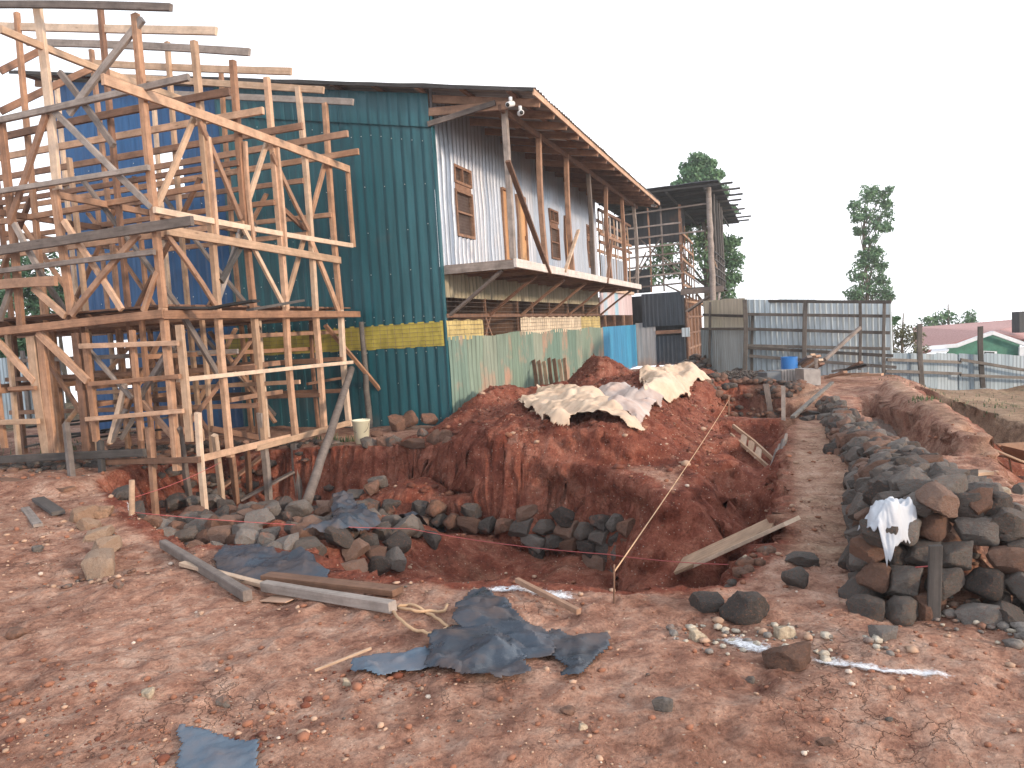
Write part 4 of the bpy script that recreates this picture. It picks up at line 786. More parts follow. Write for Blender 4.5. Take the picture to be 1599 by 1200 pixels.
# --- far heap of broken stone by the fence, and small rubble everywhere: nobody could count it
def scatter(name, n, gen, mk_list, sizes, lo=True, label=None, cat=None):
    """many small stones in one mesh"""
    base = []
    for k in range(6):
        bm = bmesh.new(); bmesh.ops.create_icosphere(bm, subdivisions=1, radius=.5)
        for v in bm.verts: v.co = Vector([c*random.uniform(.7, 1.1) for c in v.co]); v.co.z *= .75
        me_ = bpy.data.meshes.new('x'); bm.to_mesh(me_); bm.free()
        base.append((np.array([v.co[:] for v in me_.vertices]), np.array([p.vertices[:] for p in me_.polygons]))); bpy.data.meshes.remove(me_)
    vs = []; fs = []; mi = []; c = 0
    for _ in range(n):
        g_ = gen()
        if g_ is None: continue
        p_, s = g_; v0, f0 = base[random.randrange(6)]; th = random.uniform(0, 6.28); R_ = np.array([[math.cos(th), -math.sin(th), 0], [math.sin(th), math.cos(th), 0], [0, 0, 1]])
        v_ = v0*np.array([s*random.uniform(.8, 1.4), s, s*random.uniform(.6, 1)]); v_ = v_@R_.T+p_; vs.append(v_); fs.append(f0+c); c += len(v_); mi += [random.choices(range(len(mk_list)), [w for _, w in mk_list])[0]]*len(f0)
    me_ = bpy.data.meshes.new(name); V_ = np.concatenate(vs); F_2 = np.concatenate(fs)
    me_.vertices.add(len(V_)); me_.vertices.foreach_set('co', V_.astype(np.float32).ravel()); me_.loops.add(F_2.size); me_.loops.foreach_set('vertex_index', F_2.astype(np.int32).ravel()); me_.polygons.add(len(F_2)); me_.polygons.foreach_set('loop_start', np.arange(0, F_2.size, 3, dtype=np.int32))
    me_.update(calc_edges=True)
    for mk, _ in mk_list: me_.materials.append(M[mk])
    me_.polygons.foreach_set('material_index', np.array(mi, np.int32)); o = link(name, me_); tag(o, label, cat, kind='stuff'); return o
M['grit_red'] = plain('red_clod', (.26, .115, .07), .95, var=.4); M['grit_tan'] = plain('tan_grit', (.42, .28, .2), .95, var=.35); M['grit_white'] = plain('pale_grit', (.6, .5, .42), .9, var=.2); M['grit_deep'] = plain('deep_red_clod', (.15, .05, .03), .95, var=.4)
R_ = np.random.default_rng(5)
N0 = 15000; D_ = 2.3*(10/2.3)**R_.random(N0); X_ = D_*R_.uniform(-.72, .72, N0); A_ = (X_-C0[0])*UU[0]+(D_-C0[1])*UU[1]; B_ = (X_-C0[0])*BB[0]+(D_-C0[1])*BB[1]; dens = vn(X_*1.2, D_*1.2, 900)*.5+.5
ok = R_.random(N0) < (.25+.75*dens**1.5); X_, D_ = X_[ok], D_[ok]; Zt = H(X_, D_); it = iter(range(len(X_)))
def g1():
    i = next(it); s = min(.032, .0042*(1+R_.pareto(1.7)))*(.6+.18*D_[i]); return (np.array([X_[i], D_[i], Zt[i]+s*.15]), s)
scatter('gravel', len(X_), g1, (('grit_red', .64), ('grit_tan', .28), ('grit_white', .025), ('rock_grey', .055)), None, label='loose clods, grit and small gravel scattered over the red soil', cat='gravel')
N0 = 9000; A_ = R_.uniform(-4.3, 6.5, N0); B_ = R_.uniform(.2, 4.9, N0); q_ = C0[:2]+A_[:, None]*UU[:2]+B_[:, None]*BB[:2]; Zt2 = H(q_[:, 0], q_[:, 1]); it2 = iter(range(N0))
def g2():
    i = next(it2); s = min(.13, .014*(1+R_.pareto(2.0))); return (np.array([q_[i, 0], q_[i, 1], Zt2[i]+s*.1]), s)
scatter('soil_clods', N0, g2, (('grit_deep', .72), ('grit_red', .2), ('grit_tan', .06), ('rock_pale', .02)), None, label='crumbs and clods of red earth covering the spoil heap', cat='soil clods')
N0 = 2600; px_ = R_.uniform(-200, 700, N0); py_ = 1060+R_.random(N0)**.7*240; DD = 1.6*FPX/(py_-(492+.06*(1225-px_))); X3 = (px_-CX)/FPX*DD; okc = R_.random(N0) < np.clip(.15+1.2*vn(X3*2.3, DD*2.3, 70), 0, 1); X3, DD = X3[okc], DD[okc]; Z3 = H(X3, DD); it3 = iter(range(len(X3)))
def g3():
    i = next(it3); s = min(.06, .010*(1+R_.pareto(2.2))); return (np.array([X3[i], DD[i], Z3[i]+s*.1]), s)
scatter('trampled_clods', len(X3), g3, (('grit_deep', .45), ('grit_red', .45), ('grit_tan', .1)), None, label='broken damp clods in the lower left foreground', cat='soil clods')
def heapgen(cx, cy, rx, ry, hh, s0, s1):
    def f():
        t_ = random.uniform(0, 6.28); r = math.sqrt(random.random()); x = cx+rx*r*math.cos(t_); y = cy+ry*r*math.sin(t_); return (np.array([x, y, Hs(x, y)+hh*(1-r*r)*random.uniform(.6, 1)]), random.uniform(s0, s1))
    return f
def spread(name, spots, n, mk, s0, s1, label):
    def f():
        x, y, r0 = random.choice(spots); q = G(x, y); t_ = random.uniform(0, 6.28); r = r0*math.sqrt(random.random()); px_, py_ = q[0]+r*math.cos(t_), q[1]+r*math.sin(t_); s = s0+(s1-s0)*random.random()**3; return (np.array([px_, py_, Hs(px_, py_)+s*.2]), s)
    scatter(name, n, f, mk, None, label=label, cat='stones')
spread('broken_stone', ((1090, 995, .16), (1110, 1005, .2), (1225, 1000, .2), (1260, 1010, .2), (1385, 1015, .14), (1180, 985, .2)), 150, (('rock_pale', .45), ('grit_tan', .3), ('rock_grey', .25)), .015, .07, 'pale broken stone chips around the start of the chalk line')
spread('broken_stone', ((1560, 960, .25), (1500, 965, .2), (1600, 940, .3), (1420, 950, .15), (1590, 985, .2)), 150, (('rock_grey', .5), ('rock_brown', .35), ('rock_pale', .15)), .03, .11, 'small broken stones along the foot of the pile at the right')
spread('broken_stone', ((60, 840, .4), (120, 900, .25), (190, 900, .2), (30, 760, .4), (230, 810, .2)), 130, (('grit_tan', .4), ('rock_brown', .4), ('rock_grey', .2)), .015, .06, 'small stones and crumbs around the kerb blocks on the left')
q = G(1135, 578); scatter('rubble_heap', 420, heapgen(q[0], q[1], 1.9, 1.4, .62, .16, .38), (('rock_grey', .5), ('rock_brown', .3), ('rock_dark', .2)), None, label='big heap of broken grey stone at the foot of the fence', cat='rubble')
q = G(1205, 585); scatter('rubble_heap', 160, heapgen(q[0], q[1], 1.5, .8, .3, .12, .34), (('rock_grey', .5), ('rock_brown', .4), ('rock_dark', .1)), None, label='low spread of stone between the big heap and the blue drum', cat='rubble')
q = G(1140, 598); scatter('aggregate_heap', 2600, heapgen(q[0], q[1], 1.9, .9, .28, .035, .07), (('rock_grey', .8), ('rock_dark', .2)), None, label='flat spread of blue grey crushed aggregate in front of the rubble', cat='gravel heap')
q = G(1165, 628); scatter('trench_stones', 120, heapgen(q[0], q[1], 1.1, .45, .1, .12, .3), (('rock_brown', .6), ('rock_dark', .4)), None, label='soil covered stones strewn on the bank at the far end of the trench', cat='rubble')
q = AB(-3.6, -3.6); scatter('site_debris', 500, heapgen(q[0], q[1], 3.2, 1.4, .12, .08, .26), (('rock_dark', .6), ('rock_grey', .25), ('rock_brown', .15)), None, label='dark stones and debris under the timber frame', cat='debris')
q = AB(-7.1, 5.1); scatter('pit_grit', 160, heapgen(q[0], q[1], .45, .45, .02, .05, .15), (('rock_brown', .6), ('rock_pale', .2), ('rock_grey', .2)), None, label='loose stones under the bridging planks in the pit corner', cat='rubble')

allst = sorted([o for o in COL.objects if o.name.startswith('building_stone')], key=lambda o: -max(o.scale)/max(.1, (o.location.y)))
extra = allst[298:]; ev = []; ef = []; em = []; c_ = 0; mts = []
for o in extra:
    M4 = Matrix.LocRotScale(o.location, o.rotation_euler, o.scale); m_ = o.data.materials[0]
    if m_ not in mts: mts.append(m_)
    ev += [(M4 @ v.co)[:] for v in o.data.vertices]; ef += [tuple(i+c_ for i in p.vertices) for p in o.data.polygons]; em += [mts.index(m_)]*len(o.data.polygons); c_ = len(ev); bpy.data.objects.remove(o)
if ev:
    me_ = mesh('small_stones', ev, ef, True); [me_.materials.append(m_) for m_ in mts]; me_.polygons.foreach_set('material_index', em); me_.set_sharp_from_angle(angle=.5); o = bpy.data.objects.new('small_stones', me_); COL.objects.link(o); tag(o, 'further small dark and grey stones filling out the piles and the bank', 'stones', kind='stuff')
# ================================================================== SHEETS OF PLASTIC
def inpoly(px, py, poly): return sdpoly(px, py, poly) < 0
def sheet(name, outline, m, label, cat, amp=.05, freq=3., lift=.012, cell=.013, seed=0, sharp=1., group=None, drop=None, surf=None, edge_curl=.0, kn=9, pw=1.5):
    pts3 = [T(x, y) for x, y in outline]; poly = [(p[0], p[1]) for p in pts3]; A = np.array(poly); x0, y0 = A.min(0); x1, y1 = A.max(0)
    gx_ = np.arange(x0, x1+cell, cell); gy_ = np.arange(y0, y1+cell, cell); XX, YY = np.meshgrid(gx_, gy_)
    d = sdpoly(XX, YY, poly)+.012*fbm(XX*9, YY*9, 3, seed+3)
    rr = random.Random(seed*7+1); hgt = np.zeros(XX.shape); wx = XX+.10*fbm(XX*1.5, YY*1.5, 2, seed+5); wy = YY+.10*fbm(XX*1.5+9, YY*1.5, 2, seed+9)
    for k_ in range(kn):                       # overlapping straight creases of many lengths
        th = rr.uniform(0, math.pi); f_ = freq*(.35 if k_ < 2 else rr.uniform(.5, 1.9)); u_ = (wx*math.cos(th)+wy*math.sin(th))*f_+rr.uniform(0, 9); tri = np.abs((u_ % 1)-.5)*2; msk = np.clip(.5+1.3*vn(XX*freq*.5+k_*7, YY*freq*.5, seed+30+k_), 0, 1)
        hgt += tri**(pw+rr.random())*msk*(.55 if k_ < 2 else .62/(.4+f_/freq))
    hgt = amp*hgt*.62
    low = H(XX.ravel(), YY.ravel(), False).reshape(XX.shape); hi = H(XX.ravel(), YY.ravel()).reshape(XX.shape)
    ZZ = (np.maximum(low, hi) if kn > 5 else low+.035)+lift+hgt*(.45+.55*ss(0, -.12, d))+edge_curl*np.exp(-(d/.05)**2)*vn(XX*5, YY*5, seed+20)
    idx = -np.ones(XX.shape, int); keep = (d[:-1, :-1]+d[1:, 1:]+d[1:, :-1]+d[:-1, 1:])/4 < 0
    dx_ = .35*cell*0; vs = []; fs = []
    for j, i in zip(*np.nonzero(keep)):
        q = []
        for jj, ii in ((j, i), (j, i+1), (j+1, i+1), (j+1, i)):
            if idx[jj, ii] < 0: idx[jj, ii] = len(vs); lx = (hgt[jj, ii]/amp-.6)*.35*amp if amp else 0; vs.append((XX[jj, ii]+lx, YY[jj, ii]+lx*.5, ZZ[jj, ii]))
            q.append(idx[jj, ii])
        fs.append(q)
    o = np.array(vs).mean(0); ob = link(name, mesh(name, np.array(vs)-o, fs, True), m, None, Matrix.Translation(Vector(o)))
    md = ob.modifiers.new('thickness', 'SOLIDIFY'); md.thickness = .0025; md.offset = 1
    ob.data.set_sharp_from_angle(angle=.5); tag(ob, label, cat, group); return ob
gp = 'dark plastic sheets thrown on the soil'
sheet('plastic_sheet', ((335, 880), (352, 857), (405, 855), (440, 872), (500, 882), (528, 890), (515, 912), (455, 912), (425, 918), (380, 912), (345, 895)), M['plastic_dark'], 'crumpled blue grey plastic sheet beside the rubble, behind the planks', 'plastic sheet', .07, 4., seed=1, group=gp)
sheet('plastic_sheet', ((712, 955), (735, 928), (760, 920), (798, 948), (800, 962), (770, 960)), M['plastic_dark'], 'small folded dark plastic scrap close to the pit edge', 'plastic sheet', .05, 5., seed=2, group=gp)
sheet('plastic_sheet', ((668, 1052), (672, 1000), (715, 988), (750, 985), (800, 1010), (835, 1018), (820, 1040), (829, 1060), (780, 1072), (720, 1062)), M['plastic_dark'], 'largest dark plastic sheet, front of the crumpled heap in the foreground', 'plastic sheet', .10, 2.6, seed=3, group=gp, edge_curl=.03)
sheet('plastic_sheet', ((700, 985), (725, 962), (800, 960), (850, 985), (880, 1005), (868, 1030), (820, 1032), (770, 1010), (740, 1000)), M['plastic_dark'], 'rumpled dark plastic sheet at the back of the foreground heap', 'plastic sheet', .11, 3.4, seed=4, group=gp)
sheet('plastic_sheet', ((845, 1008), (865, 990), (895, 1000), (952, 992), (950, 1020), (925, 1045), (905, 1066), (878, 1062), (890, 1048), (858, 1030)), M['plastic_dark'], 'dark plastic sheet spread towards the right of the foreground heap', 'plastic sheet', .06, 4., seed=5, group=gp)
sheet('plastic_sheet', ((548, 1060), (548, 1040), (590, 1026), (680, 1020), (678, 1050), (630, 1056), (590, 1060)), M['plastic_flat'], 'flat blue grey plastic strip left of the foreground heap', 'plastic sheet', .012, 2.5, seed=6, group=gp)
sheet('plastic_sheet', ((280, 1142), (330, 1148), (402, 1162), (398, 1215), (270, 1215), (283, 1165)), M['plastic_flat'], 'flat square of blue grey plastic at the bottom left edge', 'plastic sheet', .018, 2., seed=7, group=gp)
sheet('plastic_sheet', ((480, 862), (520, 850), (530, 800), (560, 815), (600, 850), (560, 862), (520, 868)), M['plastic_dark'], 'torn plastic sheet draped over the rubble stones', 'plastic sheet', .13, 3.4, seed=8, group=gp, lift=.20)
sheet('plastic_sheet', ((600, 800), (640, 795), (700, 798), (740, 812), (700, 826), (640, 818)), M['plastic_dark'], 'torn dark plastic sheet hanging on the bank above the stones', 'plastic sheet', .07, 3.4, seed=9, group=gp, lift=.05)
gt = 'cream tarpaulins on the spoil heap'
sheet('tarpaulin', ((812, 636), (840, 612), (880, 610), (930, 632), (985, 655), (1010, 680), (985, 684), (935, 660), (905, 662), (890, 682), (862, 680), (848, 655)), M['tarp'], 'cream tarpaulin on the left, hanging over the front of the red heap', 'tarpaulin', .16, 1.15, seed=21, kn=5, pw=.9, group=gt, lift=.04, edge_curl=.04)
sheet('tarpaulin', ((915, 628), (960, 606), (1000, 612), (1040, 628), (1020, 655), (1000, 678), (985, 655), (945, 645)), M['tarp_pale'], 'pinkish white tarpaulin folded in the middle of the heap', 'tarpaulin', .17, 1.3, seed=22, kn=5, pw=.9, group=gt, lift=.05, edge_curl=.04)
sheet('tarpaulin', ((1000, 590), (1020, 576), (1060, 580), (1100, 592), (1112, 606), (1080, 612), (1075, 636), (1045, 640), (1010, 618)), M['tarp'], 'cream tarpaulin bunched up at the far right of the heap', 'tarpaulin', .2, 1.1, seed=23, kn=5, pw=.9, group=gt, lift=.05, edge_curl=.05)
# --- white cloth on the pile
q = AB(-6.9, 6.35); 
def drape(name, c, rx, ry, m, label, cat, seed, yaw):
    n_ = 46; vs = []; fs = []
    for j in range(n_):
        for i in range(n_):
            u_ = (i/(n_-1)-.5)*2; v_ = (j/(n_-1)-.5)*2; e = (1+.25*vn(np.array(u_*2+seed), np.array(v_*2), seed)); x = rx*u_*e; y = ry*v_*e*(1-.4*u_)
            z = .035*float((1-abs(vn(np.array(u_*3.), np.array(v_*1.2), seed+1)))**2)+.015*float(vn(np.array(u_*7), np.array(v_*5), seed+2))-.17*max(0, -u_-.35)-.05*v_*v_-.25*max(0, -v_-.4)
            vs.append((c[0]+x*math.cos(yaw)-y*math.sin(yaw), c[1]+x*math.sin(yaw)+y*math.cos(yaw), c[2]+z))
    for j in range(n_-1):
        for i in range(n_-1): fs.append((j*n_+i, j*n_+i+1, j*n_+n_+i+1, j*n_+n_+i))
    o = np.array(vs).mean(0); ob = link(name, mesh(name, np.array(vs)-o, fs, True), m, None, Matrix.Translation(Vector(o))); md = ob.modifiers.new('thickness', 'SOLIDIFY'); md.thickness = .004; tag(ob, label, cat); return ob
drape('white_cloth', P(1388, 790, 4.12), .13, .085, M['cloth_white'], 'crumpled white cloth thrown over the near end of the stone pile', 'cloth', 5, .25)

# ================================================================== LOOSE TIMBER, STRING, STAKES
def on(px, py, dz=0.): q = T(px, py); return q+np.array([0, 0, dz])
def board(name, a_, b_, w_, h_, m, label, cat='plank', group=None, dz0=.0, dz1=.0, up=(0, 0, 1)):
    p, q = on(*a_, h_/2+.012+dz0), on(*b_, h_/2+.012+dz1); org = p.copy(); o = beam(name, p, q, w_, h_, m, None, up=up, bend=.002); tag(o, label, cat, group); return o
board('wooden_beam', (256, 862), (388, 944), .06, .07, wg, 'squared grey beam lying aslant left of the dark plastic, white sawn end', 'beam', dz0=.02, dz1=.01)
board('wooden_plank', (285, 888), (415, 925), .05, .03, wp, 'thin strip of wood beside the squared grey beam', dz0=.01, dz1=.02)
board('wooden_plank', (417, 914), (622, 932), .10, .04, wb, 'brown flat board lying just above the long grey beam', dz0=.03)
board('wooden_beam', (414, 930), (614, 960), .06, .065, wg, 'long weathered beam with a rope at its right end', 'beam', dz0=.02, dz1=.0)
board('cardboard_piece', (418, 938), (458, 940), .12, .006, M['card'], 'torn piece of brown card under the end of the beams', 'card')
board('wooden_pole', (808, 918), (904, 963), .03, .03, wb, 'dark stick lying over the near rim of the pit', 'stick', dz0=.02)
board('dry_stick', (492, 1053), (580, 1018), .012, .012, wp, 'pale thin twig on the bare soil, left of the plastic strip', 'stick')
board('wooden_plank', (1062, 906), (1212, 838), .24, .03, wp, 'wide plank bridging the trench corner, left one', dz0=.10, dz1=.09, up=(0, -.3, .95))
board('wooden_plank', (1080, 908), (1238, 838), .17, .03, wp, 'narrower plank bridging the trench corner, right one', dz0=.10, dz1=.09, up=(0, -.3, .95))
board('wooden_plank', (40, 798), (60, 825), .08, .03, wg, 'short grey board end on the far left slope, left of two', cat='plank')
board('wooden_plank', (60, 784), (92, 806), .12, .04, M['wood_char'], 'short dark board on the far left slope, right of two')
board('wooden_plank', (0, 752), (110, 768), .16, .03, wb, 'long board lying along the low earth step on the far left')
board('wooden_plank', (340, 775), (420, 745), .12, .03, wb, 'brown plank lying in the trench under the timber frame', dz0=.05, dz1=.35)
board('wooden_plank', (375, 790), (460, 760), .10, .03, wg, 'grey plank lying in the rubble beside the stilts', dz0=.05, dz1=.2)
board('wooden_plank', (1238, 655), (1300, 616), .07, .04, M['wood_dark'], 'long plank leaning from the path onto the far stone pile', dz0=0, dz1=.2)
board('wooden_plank', (1480, 748), (1545, 742), .12, .03, wp, 'pale board lying on the soil behind the long pile')
# ladder in the trench
ld = empty('wooden_ladder', on(1175, 710)); tag(ld, 'short wooden ladder leaning in the trench against the heap', 'ladder')
p0, p1 = P(1141, 679, 10.4), P(1206, 735, 9.6); n_ = np.array([.06, .08, .11])
for s_ in (0, 1): beam('rail', p0+n_*s_, p1+n_*s_, .03, .05, wp, ld)
for f_ in (.3, .48, .66): c_ = p0+(p1-p0)*f_; beam('rung', c_-n_*.1, c_+n_*1.1, .09, .02, wp, ld, up=np.cross(p1-p0, n_))
for k in range(4):
    x = 1228-k*5; p, q = P(x, 682+k*8, 9.6), P(x-14, 736+k*4, 9.1); tag(beam('trench_board', q, p, .10, .03, wg, None, up=BB), '%s grey board from the right leaning on the right wall of the trench' % nth(k+1), 'plank', 'boards leaning in the trench')
# stakes
def stake(px, y0, y1, w_, h_, m, label, name='wooden_stake', cat='stake', lean=0, round_=False, px1=None):
    q = T(px, y1); D = q[1]; p = P(px1 if px1 is not None else px, y0, D); q = q-np.array([0, 0, .12]); q[0] += (p[0]-q[0])*0
    if round_: o = pole(name, q, p, w_/2, w_/2*.9, m, None)
    else: o = beam(name, q, p, w_, h_, m, None, up=UU, bend=.004)
    tag(o, label, cat); return o
stake(1456, 852, 968, .060, .035, wc, 'grey squared stake standing in front of the stone pile', px1=1461)
stake(204, 750, 805, .06, .06, wp, 'thick short round peg driven in at the left trench edge', round_=True, px1=206)
stake(957, 882, 942, .012, .012, wb, 'thin forked twig holding the string at the pit edge', name='string_peg', cat='peg', round_=True, px1=959)
stake(1223, 603, 655, .06, .04, wg, 'upright stake at the far end of the trench'); stake(1205, 600, 650, .10, .03, wg, 'board leaning against the bank at the far end of the trench', px1=1196)
stake(1138, 618, 645, .03, .03, wb, 'slim peg on the far shoulder of the heap where the string ends', name='string_peg', cat='peg')
stake(1265, 640, 676, .04, .03, wb, 'small peg at the corner of the far trench')if False else None
# strings
def string(name, pts3, r, m, label):
    out_ = []
    for p, q in zip(pts3, pts3[1:]):
        for k in range(12): f_ = k/12; out_.append(p*(1-f_)+q*f_-np.array([0, 0, .03*4*f_*(1-f_)]))
    out_.append(pts3[-1]); o = MB().tube(out_, r, 5).build(name, m, None, True); tag(o, label, 'string'); return o
pk = T(957, 942); string('builders_string', [P(958, 895, pk[1]), P(1138, 625, T(1138, 645)[1])], .0045, M['string_tan'], 'tan string stretched over the front of the heap to the twig')
string('builders_string', [P(204, 800, T(204, 805)[1]), P(640, 826, 7.2), P(950, 866, 6.3), P(1220, 882, 5.9), P(1456, 884, T(1456, 968)[1])], .0035, M['string_pink'], 'pinkish string stretched low across the whole pit to the stake')
string('builders_string', [P(206, 778, T(204, 805)[1]), P(345, 722, 9.4)], .003, M['string_pink'], 'red string running from the round peg under the timber frame')
# rope
rp = [on(x, y, .02) for x, y in ((612, 958), (622, 972), (640, 988), (668, 996), (690, 996), (700, 985), (675, 968), (652, 955), (640, 950), (620, 955), (650, 962), (695, 962), (700, 950))]
sm = []
for i in range(len(rp)-1):
    for k in range(4): f_ = k/4; sm.append(rp[i]*(1-f_)+rp[i+1]*f_+np.array([0, 0, .012*random.random()]))
tag(MB().tube(sm, .009, 6).build('sisal_rope', M['rope'], None, True), 'loose loops of tan rope lying by the beam end', 'rope')
# leaning log, long board, tall pole by the green wall
lg0 = P(478, 774, 9.9); tag(pole('leaning_log', lg0-np.array([0, 0, .1]), PB(549, 576, BS+.12), .068, .055, wg, None, 3), 'thick round log leaning from the rubble up to the timber frame', 'log')
q1 = T(634, 655+6); tag(beam('leaning_board', q1, PA(508, 508, -1.0), .07, .05, wo, None, up=UU), 'long pale batten leaning diagonally in front of the green wall', 'batten')
q1 = AB(-.25, -1.15, -.1); t1 = PA(564, 503, -.25); b1_ = PA(578, 676, -.25); tag(pole('upright_pole', b1_-np.array([0, 0, .15]), t1, .06, .045, M['wood_dark'], None, 5), 'dark round pole standing upright against the green wall', 'pole')
# bucket
bq = T(566, 693); bk = empty('plastic_bucket', bq); tag(bk, 'cream plastic bucket standing on the earth ledge by the frame', 'bucket')
n_ = 28; vs = []; fs = []
for r, z in ((.095, 0), (.10, .003), (.135, .345), (.143, .35), (.143, .37), (.132, .37), (.128, .34), (.095, .01)):
    for j in range(n_): vs.append((bq[0]+r*math.cos(j*6.2832/n_), bq[1]+r*math.sin(j*6.2832/n_), bq[2]+z))
for k in range(7):
    for j in range(n_): fs.append((k*n_+j, k*n_+(j+1) % n_, (k+1)*n_+(j+1) % n_, (k+1)*n_+j))
fs.append(tuple(range(n_))[::-1]); fs.append(tuple(7*n_+j for j in range(n_)))
mb = MB(); mb.add(vs, fs); mb.build('shell', M['bucket'], bk, True)
MB().tube([bq+np.array([.14*math.cos(t), .03*math.sin(t)-.13, .33-.16*abs(math.sin(t))]) for t in np.linspace(0, math.pi, 14)], .004, 5).build('handle', M['wire'], bk, True)
# offcuts leaning on the side wall
for k in range(7):
    x = 836+k*8; h_ = (588, 592)[k % 2]; p = PB(x-3, 563-(k > 2)*3+(k % 3), .12); q = PB(x+3, 609+k*.6, .42); tag(beam('leaning_offcut', q, p, .09, .025, (wb, wb, wp)[k % 3], None, up=(-.35, -.9, .1)), '%s timber offcut from the left leaning on the faded green wall' % nth(k+1), 'offcut', 'offcuts leaning on the faded green wall')

# ================================================================== WHEELBARROW
wq = P(1590, 742, 8.7); wq[2] = Hs(wq[0], wq[1]); wbw = empty('wheelbarrow', wq); tag(wbw, 'rusty wheelbarrow at the right edge of the picture, handles pointing left', 'wheelbarrow')
def trayv(z, x0, x1, yw): return [(x0, -yw, z), (x1, -yw, z), (x1, yw, z), (x0, yw, z)]
def wbp(v): return [wq+np.array(p)*np.array([1, 1, 1]) for p in v]
v = wbp(trayv(.52, -.12, .66, .30)+trayv(.28, .05, .5, .18)+trayv(.50, -.10, .64, .28)+trayv(.30, .06, .49, .165)); f = []
for j in range(4): k = (j+1) % 4; f += [(j, k, 4+k, 4+j), (8+k, 8+j, 12+j, 12+k), (j, 8+j, 8+k, k)]
f += [(7, 6, 5, 4), (12, 13, 14, 15)]; mb = MB(); mb.add(v, f); mb.build('tray', M['rust_steel'], wbw)
for s_ in (-1, 1):
    MB().tube([wq+np.array([-.52, s_*.27, .56]), wq+np.array([-.1, s_*.24, .36]), wq+np.array([.4, s_*.12, .26]), wq+np.array([.82, s_*.05, .2])], .017, 8).build('handle', M['rust_steel'] if s_ > 0 else wp, wbw, True)
    MB().tube([wq+np.array([.02, s_*.22, .33]), wq+np.array([.06, s_*.2, .0]), wq+np.array([.2, s_*.2, .0]), wq+np.array([.34, s_*.17, .27])], .013, 8).build('leg', M['rust_steel'], wbw, True)
wh = MB(); wh.tube([wq+np.array([.84, -.035, .2]), wq+np.array([.84, .035, .2])], .19, 24); wh.build('wheel', M['black'], wbw); wbw.scale = (.85, .85, .85)

# ================================================================== DRUM, BLOCKS, SITE TIMBER
dq = P(1233, 584, 17.2); dq[2] = Hs(dq[0], dq[1]); dr_ = empty('plastic_drum', dq); tag(dr_, 'cut down blue plastic drum standing beside the concrete blocks', 'drum')
vs = []; fs = []; n_ = 28; prof_ = ((.165, 0), (.18, .02), (.18, .17), (.19, .18), (.19, .20), (.18, .21), (.18, .52), (.17, .52), (.17, .03))
for r, z in prof_:
    for j in range(n_): vs.append((dq[0]+r*math.cos(j*6.2832/n_), dq[1]+r*math.sin(j*6.2832/n_), dq[2]+z))
for k in range(len(prof_)-1):
    for j in range(n_): fs.append((k*n_+j, k*n_+(j+1) % n_, (k+1)*n_+(j+1) % n_, (k+1)*n_+j))
fs.append(tuple(range(n_))[::-1]); fs.append(tuple((len(prof_)-1)*n_+j for j in range(n_))); mb = MB(); mb.add(vs, fs); mb.build('body', M['drum'], dr_, True)
bx = P(1198, 588, 16.6); bx[2] = Hs(bx[0], bx[1])-.02; ex = P(1240, 588, 16.8)-bx; ex[2] = 0; ex = ex/np.linalg.norm(ex); ey = np.array([-ex[1], ex[0], 0])
for k in range(7):
    o_ = bx+ex*(.075*k if k else 0)+ex*(.0 if k == 0 else .30)
    b_ = MB()
    if k == 0: b_.box(o_, ex*.36, ey*.35, (0, 0, .27)); b_.build('x', M['block']); ob = bpy.data.objects[-1] if False else COL.objects[-1]; ob.name = 'concrete_block'
    else: b_.box(o_, ex*.055, ey*.36, (0, 0, .29)); b_.build('x', M['concrete']); ob = COL.objects[-1]; ob.name = 'concrete_block'
    bv = ob.modifiers.new('b', 'BEVEL'); bv.width = .008
    tag(ob, 'dark grey concrete block at the left end of the row by the drum' if k == 0 else '%s pale upright concrete slab from the left, in front of the blue drum' % nth(k), 'concrete block', None if k == 0 else 'pale concrete slabs by the drum')
gw = 'loose timber stacked near the fence'
for k, (x0, y0, x1, y1, m_, dz) in enumerate(((1250, 562, 1270, 548, wp, .28), (1254, 566, 1278, 550, wb, .22), (1246, 564, 1264, 551, wg, .18), (1258, 570, 1282, 556, wp, .12), (1262, 574, 1284, 562, wb, .04), (1296, 580, 1356, 578, wb, .02), (1300, 574, 1350, 566, wg, .2), (1310, 578, 1345, 560, wb, .15), (1290, 584, 1320, 575, wb, .05), (1320, 572, 1356, 564, wc, .22), (1330, 581, 1378, 579, wo, .0))):
    D = 17.6-.1*k; p, q = P(x0, y0+6, D), P(x1, y1+6, D-.5); p[2] = max(p[2], Hs(p[0], p[1])+.04); q[2] = max(q[2], Hs(q[0], q[1])+.04)
    tag(beam('site_timber', p, q, .12, .05, m_, None), ('pale', 'brown', 'grey', 'pale', 'brown', 'brown', 'grey', 'brown', 'brown', 'charred', 'orange')[k]+' plank in the '+('bundle right of the blue drum' if k < 5 else 'heap on the mound below the fence prop')+(', topmost', ', second', ', third', ', fourth', ', lowest', ', front one', ', upper left', ', aslant', ', shortest', ', upper right', ', lowest right')[k], 'plank', gw)
p, q = P(1290, 548, 17), P(1277, 610, 16); 
tag(beam('site_post', T(1277, 602)-np.array([0, 0, .1]), P(1274, 560, T(1277, 602)[1]), .07, .07, wg, None, up=UU), 'short weathered post standing beside the timber bundle', 'post')
ww = MB(); a_, b_ = P(1250, 578, 16.6), P(1276, 578, 16.6); ww.box(P(1256, 602, 16.2), P(1282, 602, 16.2)-P(1256, 602, 16.2), (0, .5, 0), (0, 0, .34)); tag(ww.build('low_concrete_wall', M['concrete']), 'low grey concrete block wall stub below the timber bundle', 'wall')

